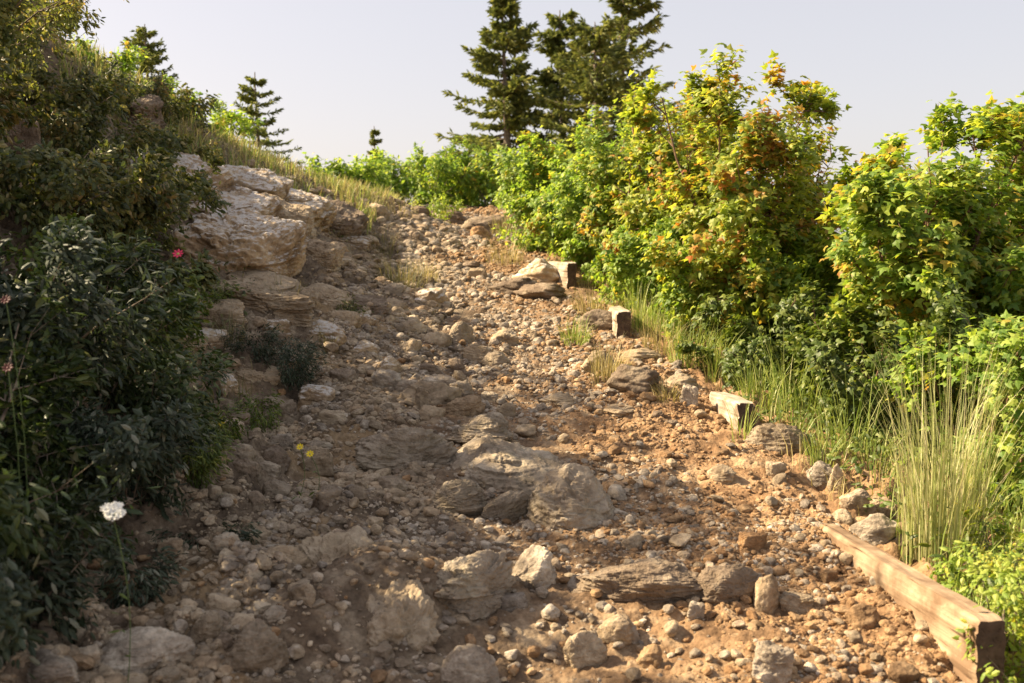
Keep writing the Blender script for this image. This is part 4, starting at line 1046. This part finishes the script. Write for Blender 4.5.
# ---- flowers
def petal_mat(name, c):
    m, nt, nd, lk = newmat(name)
    tc = N(nt, 'ShaderNodeTexCoord').outputs['Object']
    return finish(m, nt, ramp(nt, noise(nt, tc, 200, 2), [(.3, tuple(x*.8 for x in c)), (.7, c)]), .6)
W_ = petal_mat('white_petal', (.78, .78, .72)); Y_ = petal_mat('yellow_petal', (.8, .62, .03)); R__ = petal_mat('pink_petal', (.75, .06, .14)); C_ = petal_mat('flower_centre', (.5, .42, .12))
SG = petal_mat('flower_stalk', (.10, .15, .05)); RD = petal_mat('red_petal', (.06, .005, .008))
def flower(px, py, Y, size, kind, mat, label, seed, group=None):
    """kind: umbel (flat head of many florets) or daisy; (px,py) is the head"""
    r = np.random.default_rng(seed); hd = P(px, py, Y); gz = float(H(hd[0]+.02, Y)); gz = min(gz, hd[2]-.04)
    b = np.array((hd[0]+.015*(1 if seed % 2 else -1), Y+.01, gz)); hl = hd-b
    root = thing('flower', b, label, 'flower', group)
    t = np.linspace(0, 1, 7)[:, None]; L = hl[None]*t+np.array([[.02, 0, 0]])*np.sin(t*pi)
    ps = [tubes(L[None], np.full((1, 7), .0011))]
    if kind == 'umbel':
        m = 26; q = r.normal(0, 1, (m, 3)); q[:, 2] = 0; q = unit(q)*np.sqrt(r.random(m))[:, None]*size; q[:, 2] = .12*size*(1-(q[:, 0]**2+q[:, 1]**2)/size**2)
        st = np.stack([np.repeat(hl[None]-np.array([0, 0, size*.8]), m, 0), hl+q], 1); ps.append(tubes(st, np.full((m, 2), .0006), 3))
    v, f = merge(ps); link('stalk', mesh('stalk', v, f, SG), root)
    tv, tf = ico(1)
    if kind == 'umbel':
        fl = []
        for c in q:
            k = 7; a = np.arange(k)*2*pi/k+r.uniform(0, 6); rr = size*.24
            fl.append(scatter(tv*np.array([1, .7, .35]), tf, euler(np.zeros(k), np.full(k, -.2), a)*rr*.62, hl+c+np.array([0, 0, r.normal(0, .0025)])+np.stack([np.cos(a)*rr, np.sin(a)*rr, r.normal(0, .001, k)], -1)))
            fl.append(scatter(tv*.5, tf, np.eye(3)[None]*rr, (hl+c)[None]))
        v, f = merge(fl); T_ = euler(np.array(.6), np.array(.2), np.array(0.)); v = (v-hl)@T_.T+hl; link('flower_head', mesh('flower_head', v, f, mat), root)
    else:
        k = 8; a = np.arange(k)*2*pi/k; rr = size*.6; tl = euler(np.full(k, 0.), np.full(k, -.25), a)
        d = np.stack([np.cos(a), np.sin(a), np.full(k, .15)], -1)
        v, f = scatter(tv*np.array([1, .5, .14]), tf, tl*rr*.75, hl+d*rr)
        T = euler(np.array(.9), np.array(0.), np.array(0.)); v = (v-hl)@T.T+hl
        link('petal', mesh('petal', v, f, mat), root)
        v, f = scatter(tv*np.array([1, 1, .6]), tf, T[None]*size*.32, hl[None]); link('centre', mesh('centre', v, f, RD if mat is RD else C_), root)
    for q_ in range(5):
        pp = hl[None]*r.uniform(.1, .6, (1, 1)); R = frames(unit(r.normal(0, .4, (1, 3))+np.array([0, 0, 1.])), r.normal(size=(1, 3)))*.03
        v, f = scatter(LANCE[0], LANCE[1], R, pp); link('leaf', mesh('leaf', v, f, G_MID, smooth=False), root)
flower(112, 512, 2.05, .023, 'umbel', W_, 'white flat topped flower head in front of the dark bush', 1)
YG = 'small yellow flowers on the left bank'
flower(300, 447, 3.2, .012, 'daisy', Y_, 'yellow flower at the foot of the bank, left one of the pair', 2, YG)
flower(310, 454, 3.2, .013, 'daisy', Y_, 'yellow flower at the foot of the bank, right one of the pair', 3, YG)
flower(221, 423, 3.5, .014, 'daisy', Y_, 'single yellow flower among the weeds on the bank', 4, YG)
flower(178, 254, 3.9, .022, 'daisy', R__, 'pink flower at the left end of the largest ledge', 6)
RG = 'dark red flowers in the left bush'
flower(6, 300, 2.35, .013, 'daisy', RD, 'dark red flower at the left edge, upper one', 7, RG)
flower(8, 368, 2.25, .013, 'daisy', RD, 'dark red flower at the left edge, lower one', 8, RG)

# ------------------------------------------------------------------ light
SUN_AZ = (-.985, .17); SUN_EL = radians(37.5)
sun = bpy.data.lights.new('sun', 'SUN'); sun.energy = 5.0; sun.angle = radians(.6); sun.color = (1, .81, .54)
so = bpy.data.objects.new('sun', sun); COL.objects.link(so)
from mathutils import Vector
az = Vector((SUN_AZ[0], SUN_AZ[1], 0)).normalized(); dvec = Vector((az.x*cos(SUN_EL), az.y*cos(SUN_EL), sin(SUN_EL)))
so.rotation_euler = dvec.to_track_quat('Z', 'Y').to_euler(); so.location = (-8, 2, 10)
w = bpy.data.worlds.new('World'); sc.world = w; w.use_nodes = True
nt = w.node_tree; nt.nodes.clear()
sky = nt.nodes.new('ShaderNodeTexSky'); sky.sky_type = 'NISHITA'; sky.sun_disc = False
sky.sun_elevation = SUN_EL; sky.sun_rotation = math.atan2(az.x, az.y); sky.dust_density = 2.5; sky.air_density = 1.0
bg = nt.nodes.new('ShaderNodeBackground'); bg.inputs[1].default_value = .05
# thin high haze whitens the evening sky
hz = nt.nodes.new('ShaderNodeBackground'); hz.inputs[0].default_value = (1, .975, .99, 1); hz.inputs[1].default_value = .168
add = nt.nodes.new('ShaderNodeAddShader'); ow = nt.nodes.new('ShaderNodeOutputWorld')
nt.links.new(mixc(nt, 1.0, sky.outputs[0], (.72, .56, .50), 'MULTIPLY'), bg.inputs[0]); nt.links.new(bg.outputs[0], add.inputs[0]); nt.links.new(hz.outputs[0], add.inputs[1]); nt.links.new(add.outputs[0], ow.inputs[0])
vs = sc.view_settings; vs.view_transform = 'Standard'; vs.look = 'None'; vs.gamma = 1; vs.use_curve_mapping = False; vs.exposure = 1.62
sc.display_settings.display_device = 'sRGB'
sc.cycles.use_denoising = True
sc.cycles.max_bounces = 6; sc.cycles.diffuse_bounces = 3; sc.cycles.transmission_bounces = 4; sc.cycles.glossy_bounces = 2
sc.cycles.sample_clamp_indirect = 6
